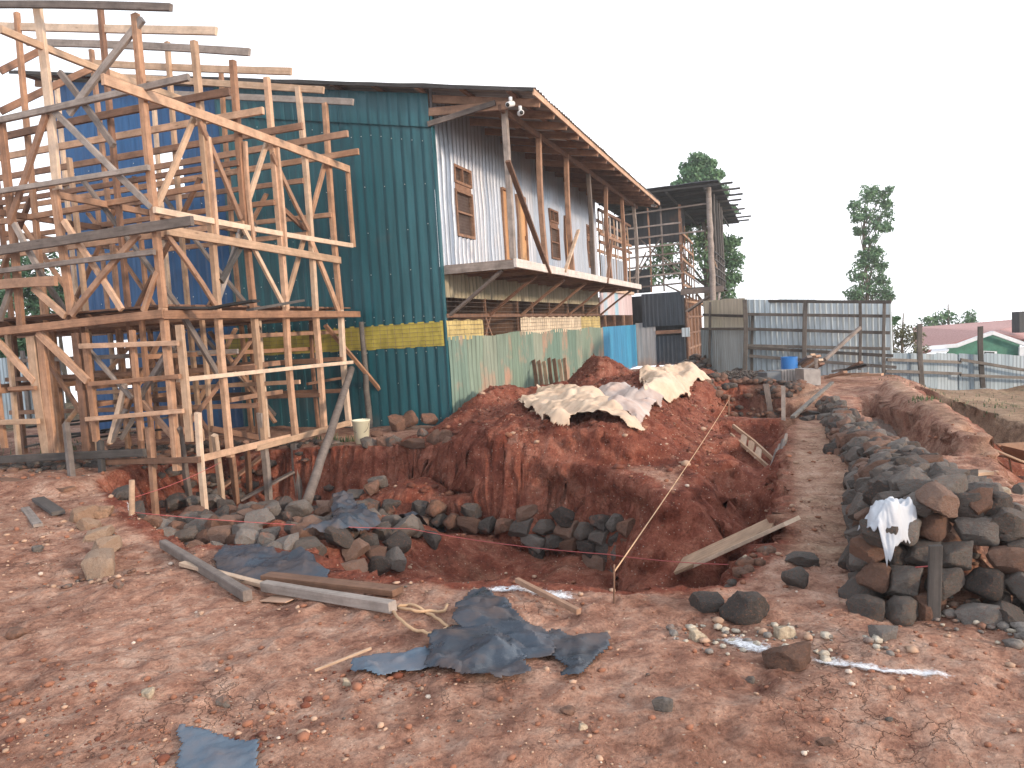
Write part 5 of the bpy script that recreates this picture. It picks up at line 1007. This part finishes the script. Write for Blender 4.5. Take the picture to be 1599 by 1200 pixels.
# ================================================================== FENCE
fc = empty('corrugated_fence', P(1275, 590, 19)); tag(fc, 'tall grey corrugated iron fence with rails and posts at the end of the site', 'fence')
def fseg(name, m, xa, xb, Da, Db, ta, tb, ya, yb, amp=.012, kinks=.02, below=.5, seed=1):
    pa, pb = P(xa, ta, Da), P(xb, tb, Db); qa, qb = P(xa, ya, Da), P(xb, yb, Db); base = np.array([pa[0], pa[1], 0]); e = np.array([pb[0], pb[1], 0]); d = e-base; Ln = np.linalg.norm(d); d /= Ln; nr = np.array([d[1], -d[0], 0])
    if nr[1] > 0: nr = -nr
    rr = [random.uniform(-kinks, kinks) for _ in range(60)]
    zb = lambda t: qa[2]+(qb[2]-qa[2])*t/Ln-below; zt = lambda t: pa[2]+(pb[2]-pa[2])*t/Ln+rr[int(t/.85) % 60]
    z0 = 0.; return corr(name, m, fc, base, d, Ln, zb, zt, nr, .13, .020, 'box', dents=.03, sheet=.85, seed=seed), base, d, Ln, nr
pan, base, d, Ln, nr = fseg('panel', M['tin_fence'], 1163, 1392, 19.9, 18.5, 468, 470, 598, 592, seed=31)
fseg('panel', M['tin_cream'], 1098, 1163, 24., 20.6, 470, 466, 515, 516, below=0., seed=32)
fseg('panel', M['tin_fence'], 1094, 1163, 23.8, 20.5, 514, 514, 585, 590, seed=33)
fseg('panel', M['tin_lowfence'], 1387, 1500, 18.6, 19.8, 549, 554, 592, 598, seed=34, kinks=.03)
fseg('panel', M['tin_lowfence'], 1497, 1640, 19.7, 20.6, 551, 562, 598, 612, seed=35, kinks=.06)
def fpost(px, y0, y1, D, th=.12, px1=None, m=wg): beam('post', P(px1 or px, y1+8, D-.15), P(px, y0, D-.15), th*.75, th*.7, M['wood_dark'], fc, up=UU, bend=.015)
for px, y0, y1, D in ((1163, 468, 592, 19.8), (1258, 469, 585, 19.2), (1343, 470, 570, 18.6), (1381, 470, 580, 18.4), (1109, 472, 560, 23.), (1175, 490, 590, 19.9)): fpost(px, y0, y1, D, .14 if px in (1163, 1258) else .09, px1=px-1, m=wb if px == 1109 else wg)
for px, y0, y1, D, x1 in ((1436, 506, 598, 18.9, 1440), (1531, 510, 598, 19.8, 1535)): fpost(px, y0, y1, D, .15, x1)
for (x0, y0, x1, y1, D0, D1, m_) in ((1165, 491, 1390, 494, 19.75, 18.3, wg), (1165, 514, 1390, 520, 19.75, 18.3, wg), (1165, 540, 1390, 545, 19.75, 18.3, wg), (1165, 543, 1395, 556, 19.7, 18.3, wb), (1170, 556, 1400, 574, 19.7, 18.3, wb), (1385, 562, 1500, 566, 18.3, 19.5, wg), (1383, 580, 1500, 584, 18.3, 19.5, wg), (1500, 562, 1640, 585, 19.4, 20.2, wb), (1500, 586, 1640, 592, 19.4, 20.2, wg), (1098, 492, 1163, 494, 23.5, 20.4, wb), (1095, 514, 1163, 514, 23.4, 20.3, wb), (1163, 470, 1392, 472, 20.15, 17.75, wg)):
    beam('rail', P(x0, y0, D0-.03), P(x1, y1, D1-.03), .05, .075, M['wood_dark'], fc)
beam('prop', T(1290, 560) if False else P(1288, 562, 17.2), P(1343, 512, 17.9), .07, .08, wg, fc)

# ================================================================== HOUSE BEYOND THE FENCE
hz = empty('red_roofed_house', P(1520, 600, 36)); tag(hz, 'green walled house with faded red iron roof beyond the fence on the right', 'house')
def quad(name, pts4, m, parent, th=.06):
    pts4 = [np.asarray(p, float) for p in pts4]; n_ = np.cross(pts4[1]-pts4[0], pts4[3]-pts4[0]); n_ /= np.linalg.norm(n_); mb = MB(); k = len(pts4)
    mb.add([p for p in pts4]+[p-n_*th for p in pts4], [tuple(range(k)), tuple(range(k))[::-1] and tuple(range(2*k-1, k-1, -1))]+[((i+1) % k, i, k+i, k+(i+1) % k) for i in range(k)]); return mb.build(name, m, parent)
quad('wall', (P(1445, 560, 34), P(1530, 545, 33), P(1530, 620, 33), P(1445, 620, 34)), M['green_wall'], hz, .1)
quad('gable_wall', (P(1478, 545, 32.6), P(1548, 524, 32.6), P(1590, 538, 32.6), P(1590, 620, 32.6), P(1478, 620, 32.6)), M['green_wall'], hz, .1)
quad('roof', (P(1430, 556, 34), P(1425, 514, 42), P(1680, 494, 40), P(1680, 545, 31), P(1596, 532, 33), P(1548, 520, 33.5), P(1494, 541, 33.6)), M['tin_redroof'], hz, .08)
for (x0, y0, x1, y1) in ((1494, 540, 1549, 520), (1549, 520, 1640, 552), (1430, 545, 1494, 540)): beam('barge_board', P(x0, y0, 32.2), P(x1, y1, 32.2), .1, .16, M['trim'], hz)
wf = quad('window', (P(1534, 548, 32.4), P(1555, 549, 32.4), P(1555, 558, 32.4), P(1534, 557, 32.4)), M['trim'], hz, .08); quad('pane', (P(1537, 549.5, 32.2), P(1552, 550, 32.2), P(1552, 556.5, 32.2), P(1537, 556, 32.2)), M['black'], wf, .04)
quad('side_panel', (P(1590, 542, 32.3), P(1640, 542, 32.3), P(1640, 620, 32.3), P(1590, 620, 32.3)), M['trim'], hz, .08)
quad('porch_roof', (P(1453, 550, 31.6), P(1480, 548, 31.6), P(1483, 544, 33), P(1456, 545, 33)), M['trim'], hz, .05)
MB().box(P(1592, 520, 33.), (.5, 0, 0), (0, .5, 0), (0, 0, .9)).build('chimney', M['tin_char'], hz)

# ================================================================== NEXT BUILDING (patched sheets, open upper floor)
nbg = empty('patched_sheet_building', AB(12.6, 0)); tag(nbg, 'unfinished building with blue, white and pinkish patched sheets beyond the silver gallery', 'building')
corr('lower_wall', M['tin_lightblue'], nbg, AB(12.32, .05, -.1), UU, 5.9, 0, 1.66, BB, .15, .02, 'sin', seed=41)
corr('middle_wall', M['tin_pinkblue'], nbg, AB(12.32, .0, 0), UU, 5.6, 1.95, 2.75, BB, .15, .018, 'sin', sheet=.9, seed=42)
AE = 18.25
q1 = PA(1025, 540, AE); _, bE, _ = ab(q1)
corr('end_wall', M['tin_white'], nbg, AB(AE, 0.05, -.1), BB, bE-.05, 0, 1.72, -UU, .2, .004, 'sin', seed=43, sheet=.7)
_, bD, _ = ab(PA(1071, 540, AE))
corr('panel', M['tin_silver'], nbg, AB(12.7, .02, 0), UU, 4.6, 3.1, 3.95, BB, .12, .015, 'sin', sheet=.5, seed=44)
for i, a_ in enumerate(np.arange(12.75, 18., .62)): beam('stud', AB(a_, .0, 2.75), AB(a_, .0, 5.45), .05, .05, M['wood_white'] if i % 2 else wp, nbg, up=UU)
for z, m_, o_ in ((4.35, wb, .05), (4.62, wb, .05), (4.8, wo, -.1), (3.0, wb, .05), (4.1, wb, -.1), (5.1, wb, -.1), (5.4, wb, .05)): beam('rail', AB(12.6, o_, z), AB(18.2, o_, z+.05), .05, .10, m_, nbg)
for a_ in (13.3, 14.8, 16.4, 18.): beam('post', AB(a_, -.05, -.1), AB(a_, -.05, 2.9), .08, .08, wb, nbg, up=UU)
MB().box(AB(12.4, -2.2, -.1), UU*5.8, BB*.03, (0, 0, 2.8)).build('inner_partition', M['wood_brown'], nbg)
beam('floor_beam', AB(12.4, .05, 2.8), AB(18.2, .05, 2.8), .06, .12, wp, nbg)

# ================================================================== BURNT BUILDING
bt = empty('smoke_blackened_building', AB(AE, 2.5)); tag(bt, 'dark smoke blackened building with sheet roof on bare poles, beyond the patched one', 'building')
corr('upper_cladding', M['tin_dark'], bt, AB(AE-.05, .35, 0), BB, bD-.35, 1.45, 2.75, -UU, .16, .014, 'box', seed=51)
corr('lower_cladding', M['tin_dark'], bt, AB(AE-.02, bE, -.1), BB, bD-bE, 0, 1.15, -UU, .16, .014, 'box', seed=52)
beam('rail', AB(AE, bE, 1.2), AB(AE, bD, 1.2), .08, .14, wb, bt)
MB().box(AB(AE+.1, bD, -.1), UU*6, BB*.05, (0, 0, 2.6)).build('side_wall', M['wood_brown'], bt)
for k in range(5):
    beam('stud', AB(AE+.1+k*1.2, bD+.08, -.1), AB(AE+.1+k*1.2, bD+.08, 2.7), .07, .07, wb, bt, up=UU)
for z in (.5, 1.1, 1.75, 2.35): beam('rail', AB(AE+.05, bD+.1, z), AB(AE+6, bD+.1, z), .05, .08, wo if z > 2 else wb, bt)
# upper storey lattice facing us
p_l = AE-.02
for k, z in enumerate((3.02, 3.42, 3.80, 4.2, 4.55, 4.95, 5.35)):
    beam('rail', AB(p_l, -.3, z), AB(p_l, bD+(.9 if k == 5 else 0), z+.05), .05, .065, wg, bt, bend=.02)
for k, b_ in enumerate((.2, .75, 1.25, 2.0, bD-.03)): beam('stud', AB(p_l+.06, b_, 2.8), AB(p_l+.06, b_, 6.1), .06, .06, (wg, wb, wg, wb, wb)[k], bt, up=UU)
for (b0, z0, b1, z1) in ((.3, 5.0, 2.1, 3.1), (.0, 3.2, 1.2, 4.9), (1.2, 4.2, 2.6, 3.0), (-.2, 3.0, .6, 4.4)): beam('brace', AB(p_l+.12, b0, z0), AB(p_l+.12, b1, z1), .05, .08, wg, bt, up=UU)
for k in range(5):
    beam('stud', AB(AE+.3+k*.9, bD, 2.8), AB(AE+.3+k*.9, bD, 5.6-.2*k), .05, .05, wb, bt, up=UU)
for z in (3.0, 3.5, 4.0, 4.5, 5.0): beam('rail', AB(AE, bD+.03, z), AB(AE+3.6, bD+.03, z-.1), .05, .09, wo, bt)
MB().box(AB(AE+2.6, -1.5, 2.9), UU*.05, BB*(bD-.2), (0, 0, 1.0)).build('dark_backing', M['tin_char'], bt)  # dark sheets added to stand for the darkness inside the building
MB().box(AB(AE+.5, -.5, -.1), UU*.05, BB*(bD+.45), (0, 0, 2.8)).build('dark_backing', M['tin_char'], bt)
MB().box(AB(AE+2.2, -1.5, 4.9), UU*.05, BB*(bD+1.4), (0, 0, 1.3)).build('dark_backing', M['tin_char'], bt)
# balcony, posts and roof
_, bG, zG = ab(PA(1113, 445, AE)); 
beam('balcony_beam', AB(AE-.05, bD-.1, 2.72), AB(AE-.05, bG+.4, 2.74), .08, .22, wg, bt)
for k in range(3): beam('bracket', AB(AE+.4*k, bD+.05, 1.95), AB(AE+.4*k, bG+.1, 2.65), .06, .12, wc if k else wg, bt, up=UU)
dkb = MB(); dkb.box(AB(AE, bD, 2.83), UU*6, BB*(bG-bD+.2), (0, 0, .04)); dkb.build('balcony_floor', M['wood_char'], bt)
_, _, zR = ab(PA(1110, 285, AE-.6)); 
pole('post', AB(AE-.1, bG, 1.5), AB(AE-.1, bG, zR-.1), .12, .10, wg, bt)
for k in range(1, 5): pole('post', AB(AE+1.3*k, bG+.05, 2.8), AB(AE+1.3*k, bG+.05, zR-.15), .07, .06, wc, bt)
for k in range(5): beam('railing', AB(AE+.2, bG+.1, 3.0+.3*k), AB(AE+6, bG+.1, 2.95+.3*k), .03, .05, wc, bt)
corr('roof', M['tin_char'], bt, AB(AE-.7, -1.5, zR), UU, 13.5, 0, bG+1.9, (0, 0, 1.), .30, .045, 'sin', dents=.03, slope=BB+np.array([0, 0, .01]), seed=55)
for k in range(9): beam('rafter', AB(AE-.6+k*1.5, -1.4, zR-.12), AB(AE-.6+k*1.5, bG+.75+random.uniform(0, .45), zR-.10), .05, .08, wc, bt)
for b_ in (0.3, 1.6, bG-.1): beam('purlin', AB(AE-.65, b_, zR-.2), AB(AE+12.5, b_, zR-.2), .07, .08, wc, bt)
for (k, y) in ((0, 0), (1, 1)): beam('brace', AB(AE-.1, bG, 4.2), AB(AE+1., bG+.1, 3.6), .05, .08, wp, bt, up=UU) if k == 0 else None
beam('tie', AB(AE-.12, -.3, 5.9), AB(AE-.12, bG, 6.0), .04, .06, wg, bt)
pole('prop', T(1133, 592) if False else AB(AE-.1, bG+.25, 2.6), AB(AE-.1, bG-.02, 1.3), .05, .05, wg, bt)
MB().box(AB(AE-.2, bD-.1, .98), BB*.3, -UU*.12, (0, 0, .35)).build('meter_box', M['tin_fence'], bt)

# ================================================================== TREES
def leaves(cen, rad, n, s, seed, squash=1.):
    r = np.random.default_rng(seed); v = r.normal(size=(n, 3)); v /= np.linalg.norm(v, axis=1)[:, None]; v *= (r.random(n)**.42)[:, None]*1.3; c = np.asarray(cen)+v*np.asarray(rad)
    a_ = r.normal(size=(n, 3)); a_ /= np.linalg.norm(a_, axis=1)[:, None]; b_ = np.cross(a_, r.normal(size=(n, 3))); b_ /= np.linalg.norm(b_, axis=1)[:, None]; ss_ = (s*r.uniform(.6, 1.3, n))[:, None]
    return np.stack([c-a_*ss_, c+b_*ss_*.45, c+a_*ss_, c-b_*ss_*.45], 1)
def tree(name, base, height, clumps, label, cat, mk, trunk_r=.15, leaf=.12, per=260, group=None, seed=1):
    t = empty(name, base); tag(t, label, cat, group); base = np.asarray(base, float); r = random.Random(seed)
    top_ = base+np.array([r.uniform(-.2, .2), 0, height*.93]); mb = MB(); pts_t = [base+(top_-base)*f_+np.array([.12*math.sin(f_*7+seed), .1*math.cos(f_*5), 0])*height*.03 for f_ in np.linspace(0, 1, 10)]
    mb.tube(pts_t, trunk_r, 8, trunk_r*.25); mb.build('trunk', M['bark'], t, True)
    qs = []; lb = MB()
    for k, (dx, dy, dz, rr_) in enumerate(clumps):
        c = base+np.array([dx, dy, dz]); at_ = pts_t[min(9, max(0, int((dz/height)*9)-1))]; lb.tube([at_, (at_+c)/2+np.array([0, 0, rr_*.1]), c], trunk_r*.3, 5, trunk_r*.08)
        for j in range(5): th_ = r.uniform(0, 6.28); e = c+rr_*.75*np.array([math.cos(th_), math.sin(th_), r.uniform(-.5, .7)]); qs.append(leaves(e, rr_*.5*np.array([1, 1, .8]), per//7, leaf, seed*100+k*7+j)); lb.tube([c, e], trunk_r*.1, 4, .01)
        qs.append(leaves(c, rr_*.75*np.array([1, 1, .85]), per//3, leaf, seed*100+k*7+6))
    Qv = np.concatenate(qs); vv = Qv.reshape(-1, 3)-base; n_ = len(Qv); me_ = bpy.data.meshes.new('crown'); me_.vertices.add(len(vv)); me_.vertices.foreach_set('co', vv.astype(np.float32).ravel()); me_.loops.add(len(vv)); me_.loops.foreach_set('vertex_index', np.arange(len(vv), dtype=np.int32)); me_.polygons.add(n_); me_.polygons.foreach_set('loop_start', np.arange(0, 4*n_, 4, dtype=np.int32)); me_.update(calc_edges=True)
    o = bpy.data.objects.new('crown', me_); COL.objects.link(o); me_.materials.append(M[mk]); o.parent = t; lb.build('branch', M['bark'], t, True); return t
def px_clumps(base, D, lst):
    """clump centres read at distance D: (px, py, radius px)"""
    return [((P(x, y, D)-base)[0], random.uniform(-.5, .5)*r_*D/FPX*1.4, (P(x, y, D)-base)[2], r_*D/FPX) for x, y, r_ in lst]
def gz(px, D): q = P(px, 500, D); return np.array([q[0], q[1], Hs(q[0], q[1])])
b_ = gz(1108, 40); tree('tall_bushy_tree', b_, 10.5, px_clumps(b_, 40, [(1090, 250, 14), (1082, 262, 14), (1100, 262, 16), (1070, 276, 14), (1092, 278, 20), (1112, 280, 14), (1060, 290, 12), (1085, 298, 22), (1115, 300, 18), (1080, 330, 24), (1110, 335, 26), (1135, 330, 12), (1085, 370, 26), (1120, 375, 26), (1140, 380, 16), (1100, 410, 26), (1135, 405, 22), (1148, 410, 12), (1120, 440, 26), (1142, 438, 14), (1050, 380, 22), (1055, 420, 22), (1030, 400, 22), (1010, 430, 22), (1130, 465, 20)]), 'tall dense green tree rising behind the smoke blackened building', 'tree', 'leaf', .25, .12, 480, seed=3)
b_ = gz(1356, 42); tree('slender_tree', b_, 8.6, px_clumps(b_, 42, [(1362, 298, 12), (1380, 302, 11), (1350, 310, 13), (1370, 318, 17), (1340, 322, 13), (1388, 320, 10), (1355, 336, 17), (1378, 338, 14), (1335, 342, 11), (1362, 356, 15), (1384, 356, 9), (1345, 362, 9), (1358, 376, 9), (1366, 392, 9), (1346, 400, 12), (1364, 405, 12), (1340, 415, 12), (1360, 420, 16), (1378, 418, 9), (1338, 432, 12), (1362, 438, 16), (1380, 440, 11), (1350, 452, 16), (1372, 456, 14), (1330, 458, 12), (1385, 465, 10), (1340, 468, 14), (1362, 470, 16)]), 'slender tree with tufted crown standing alone behind the tall fence', 'tree', 'leaf', .14, .10, 270, seed=4)
b_ = gz(1480, 46); tree('round_tree', b_, 4.5, px_clumps(b_, 46, [(1448, 503, 10), (1462, 496, 12), (1480, 496, 13), (1500, 496, 13), (1515, 500, 9), (1470, 510, 14), (1490, 510, 14), (1508, 512, 12), (1440, 512, 10), (1455, 515, 12)]), 'low round green tree behind the red roof', 'tree', 'leaf', .12, .11, 150, seed=5)
b_ = gz(1405, 24); tree('olive_bush', b_, 2.0, px_clumps(b_, 24, [(1400, 520, 14), (1415, 518, 16), (1428, 528, 14), (1400, 540, 16), (1420, 542, 18), (1435, 548, 12), (1395, 560, 16), (1415, 565, 18), (1430, 570, 14)]), 'pale olive bush squeezed between the tall fence and the house', 'bush', 'leaf_olive', .06, .055, 160, seed=6)
b_ = gz(1396, 26); tree('small_shrub', b_, 2.6, px_clumps(b_, 26, [(1396, 500, 6), (1402, 497, 4), (1392, 505, 6)]), 'small dark shrub sprig peeping over the end of the tall fence', 'shrub', 'leaf', .03, .06, 160, seed=8)
# greenery seen through the frame on the left
for k, (px, y0, D, rr_, lab) in enumerate(((30, 420, 27, 60, 'green tree seen through the frame at the far left'), (95, 445, 30, 46, 'lower green tree through the frame, right of the first'), (-60, 470, 24, 70, 'broad green bush beyond the left end of the frame'), (15, 520, 22, 50, 'leafy bush at the foot of the trees seen through the frame'))):
    b_ = gz(px, D); cl = [(px+random.uniform(-rr_, rr_), y0+random.uniform(-.3, 1)*rr_, rr_*random.uniform(.3, .5)) for _ in range(12)]; tree('broadleaf_tree', b_, max(2.0, P(px, y0, D)[2]-b_[2]), px_clumps(b_, D, cl), lab, 'tree', 'leaf', .12, .10, 220, group='trees behind the timber frame', seed=20+k)
# far fence and debris behind the frame
lf = empty('far_corrugated_fence', P(60, 500, 20)); tag(lf, 'pale corrugated fence seen through the timber frame at the far left', 'fence')
pa = P(-60, 600, 21); pb = P(98, 600, 20); dd = pb-pa; Ln = np.linalg.norm(dd[:2]); dd = np.array([dd[0], dd[1], 0])/Ln; corr('panel', M['tin_fence'], lf, (pa[0], pa[1], 0), dd, Ln, 0., 1.7, np.array([dd[1], -dd[0], 0]), .1, .012, seed=61)
for k in range(4): q = (pa*(1-k/3)+pb*k/3); beam('post', (q[0], q[1]-.1, -.1), (q[0], q[1]-.1, 1.85), .09, .09, wg, lf)
for k in range(9):
    x0 = random.uniform(20, 200); D = random.uniform(11, 13); p = P(x0, 690, D); p[2] = .12+.05*k; q = p+np.array([random.uniform(.8, 1.6), random.uniform(-.5, .8), random.uniform(-.05, .2)])
    tag(beam('charred_board', p, q, .12, .03, wc if k % 3 else wg, None), '%s board thrown down in the jumble on the ground inside the timber frame' % nth(k+1), 'board', 'boards lying inside the timber frame')

# ================================================================== CHALK
def chalk(name, pts_px, w0, label, seed, dens=.5):
    m = M.get('chalk')
    if m is None:
        m, t, b = newmat('white_lime_powder'); tcn = nn(t, 'ShaderNodeTexCoord'); v = tcn.outputs['Object']; at = nn(t, 'ShaderNodeAttribute', attribute_name='edge')
        n_ = mathn(t, 'ADD', texn(t, v, 42, 8, .8), mathn(t, 'MULTIPLY', at.outputs['Fac'], .36)); a_ = ramp(t, n_, ((.60, (0, 0, 0)), (.86, (1, 1, 1)))); b.inputs['Base Color'].default_value = (.80, .82, .86, 1); b.inputs['Roughness'].default_value = 1; t.links.new(a_, b.inputs['Alpha']); M['chalk'] = m
    ps = [T(*p)[:2] for p in pts_px]; line = []
    for p, q in zip(ps, ps[1:]):
        k = max(2, int(np.linalg.norm(q-p)/.03)); line += [p*(1-i/k)+q*i/k for i in range(k)]
    line.append(ps[-1]); vs = []; fs = []; ed = []
    for i, p in enumerate(line):
        d = line[min(i+1, len(line)-1)]-line[max(i-1, 0)]; d = d/np.linalg.norm(d); n2 = np.array([-d[1], d[0]]); q = i/(len(line)-1); w_ = w0*(1+.35*math.sin(i*.21+seed))*min(1, 6*q+.25, 6*(1-q)+.25)
        for j in range(7): c_ = p+n2*w_*(j/3-1); vs.append((c_[0], c_[1], Hs(c_[0], c_[1])+.012)); ed.append((1-abs(j/3-1))*min(1, 5*q+.3, 5*(1-q)+.3))
        if i: fs += [((i-1)*7+j, (i-1)*7+j+1, i*7+j+1, i*7+j) for j in range(6)]
    o = link(name, mesh(name, vs, fs, True), m); ca_ = o.data.attributes.new('edge', 'FLOAT', 'POINT'); ca_.data.foreach_set('value', ed); tag(o, label, 'chalk line'); return o
chalk('chalk_line', [(1130, 1000), (1165, 1008), (1205, 1020)], .07, 'short start of the white lime line left of the long brown stone', 1)
chalk('chalk_line', [(1262, 1028), (1310, 1042), (1380, 1052), (1440, 1056), (1492, 1060)], .075, 'long white lime line curving to the right on the foreground soil', 2)
chalk('chalk_line', [(755, 922), (830, 924), (900, 938)], .09, 'smudged white lime along the near rim of the pit', 3)
chalk('chalk_line', [(200, 800), (225, 808), (255, 812)], .05, 'little lime spill beside the round peg on the left', 4)
pd = MB(); pd.add([AB(a_, b_, -.34) for a_, b_ in ((.2, 6.98), (.3, 7.22), (1.2, 7.28), (2.4, 7.26), (2.7, 7.05), (2.0, 6.92), (1.0, 6.9))], [(0, 1, 2, 3, 4, 5, 6)][::1]); M['water'] = plain('muddy_water', (.25, .22, .2), .08, var=.1, bmp=.02); tag(pd.build('puddle', M['water']), kind='structure')
# ================================================================== GRASS TUFTS
def tuft(name, spots, n, hgt, label):
    r = random.Random(3); vs = []; fs = []
    for (x, y, rad) in spots:
        for _ in range(n):
            a_ = r.uniform(0, 6.28); d = rad*math.sqrt(r.random()); bx_, by_ = x+d*math.cos(a_), y+d*math.sin(a_)*.6; z = Hs(bx_, by_); h_ = hgt*r.uniform(.5, 1.2); t_ = r.uniform(0, 6.28); l = h_*.5*r.random(); w_ = .012
            k = len(vs); vs += [(bx_-w_*math.cos(t_), by_-w_*math.sin(t_), z-.02), (bx_+w_*math.cos(t_), by_+w_*math.sin(t_), z-.02), (bx_+l*math.cos(t_+1), by_+l*math.sin(t_+1), z+h_)]; fs.append((k, k+1, k+2))
    o = link(name, mesh(name, vs, fs), M['grass']); tag(o, label, 'grass', kind='stuff')
tuft('grass', [(*G(x, y)[:2], r_) for x, y, r_ in ((1030, 582, .8), (1050, 580, .9), (1075, 582, .8), (1015, 580, .6), (1455, 640, .35), (1500, 590, 2.), (1560, 600, 2.), (1600, 605, 2.))], 90, .08, 'green weeds at the foot of the dark wall and along the cliff top')
tuft('weeds', [(*G(x, y)[:2], r_) for x, y, r_ in ((505, 688, .25), (540, 690, .2), (20, 700, 1.2), (100, 700, .8))], 60, .12, 'thin weeds near the bucket and inside the frame')

# ================================================================== HAZE
hb = MB(); hb.box((-161, -21, -34), (322, 0, 0), (0, 202, 0), (0, 0, 50)) ; hz_o = hb.build('haze', None) if HAZE else None
if hz_o:
    hm = bpy.data.materials.new('haze'); hm.use_nodes = True; t = hm.node_tree; t.nodes.clear(); o_ = t.nodes.new('ShaderNodeOutputMaterial'); pv = t.nodes.new('ShaderNodeVolumePrincipled'); pv.inputs['Color'].default_value = (.93, .96, 1, 1); pv.inputs['Density'].default_value = HAZE; pv.inputs['Anisotropy'].default_value = .2; t.links.new(pv.outputs[0], o_.inputs['Volume']); hz_o.data.materials.append(hm); tag(hz_o, kind='stuff')

LF = [o['label'] for o in COL.objects if o.get('label') and len(o['label'].split()) > 15]
open('/tmp/long.txt', 'w').write('\n'.join(LF))
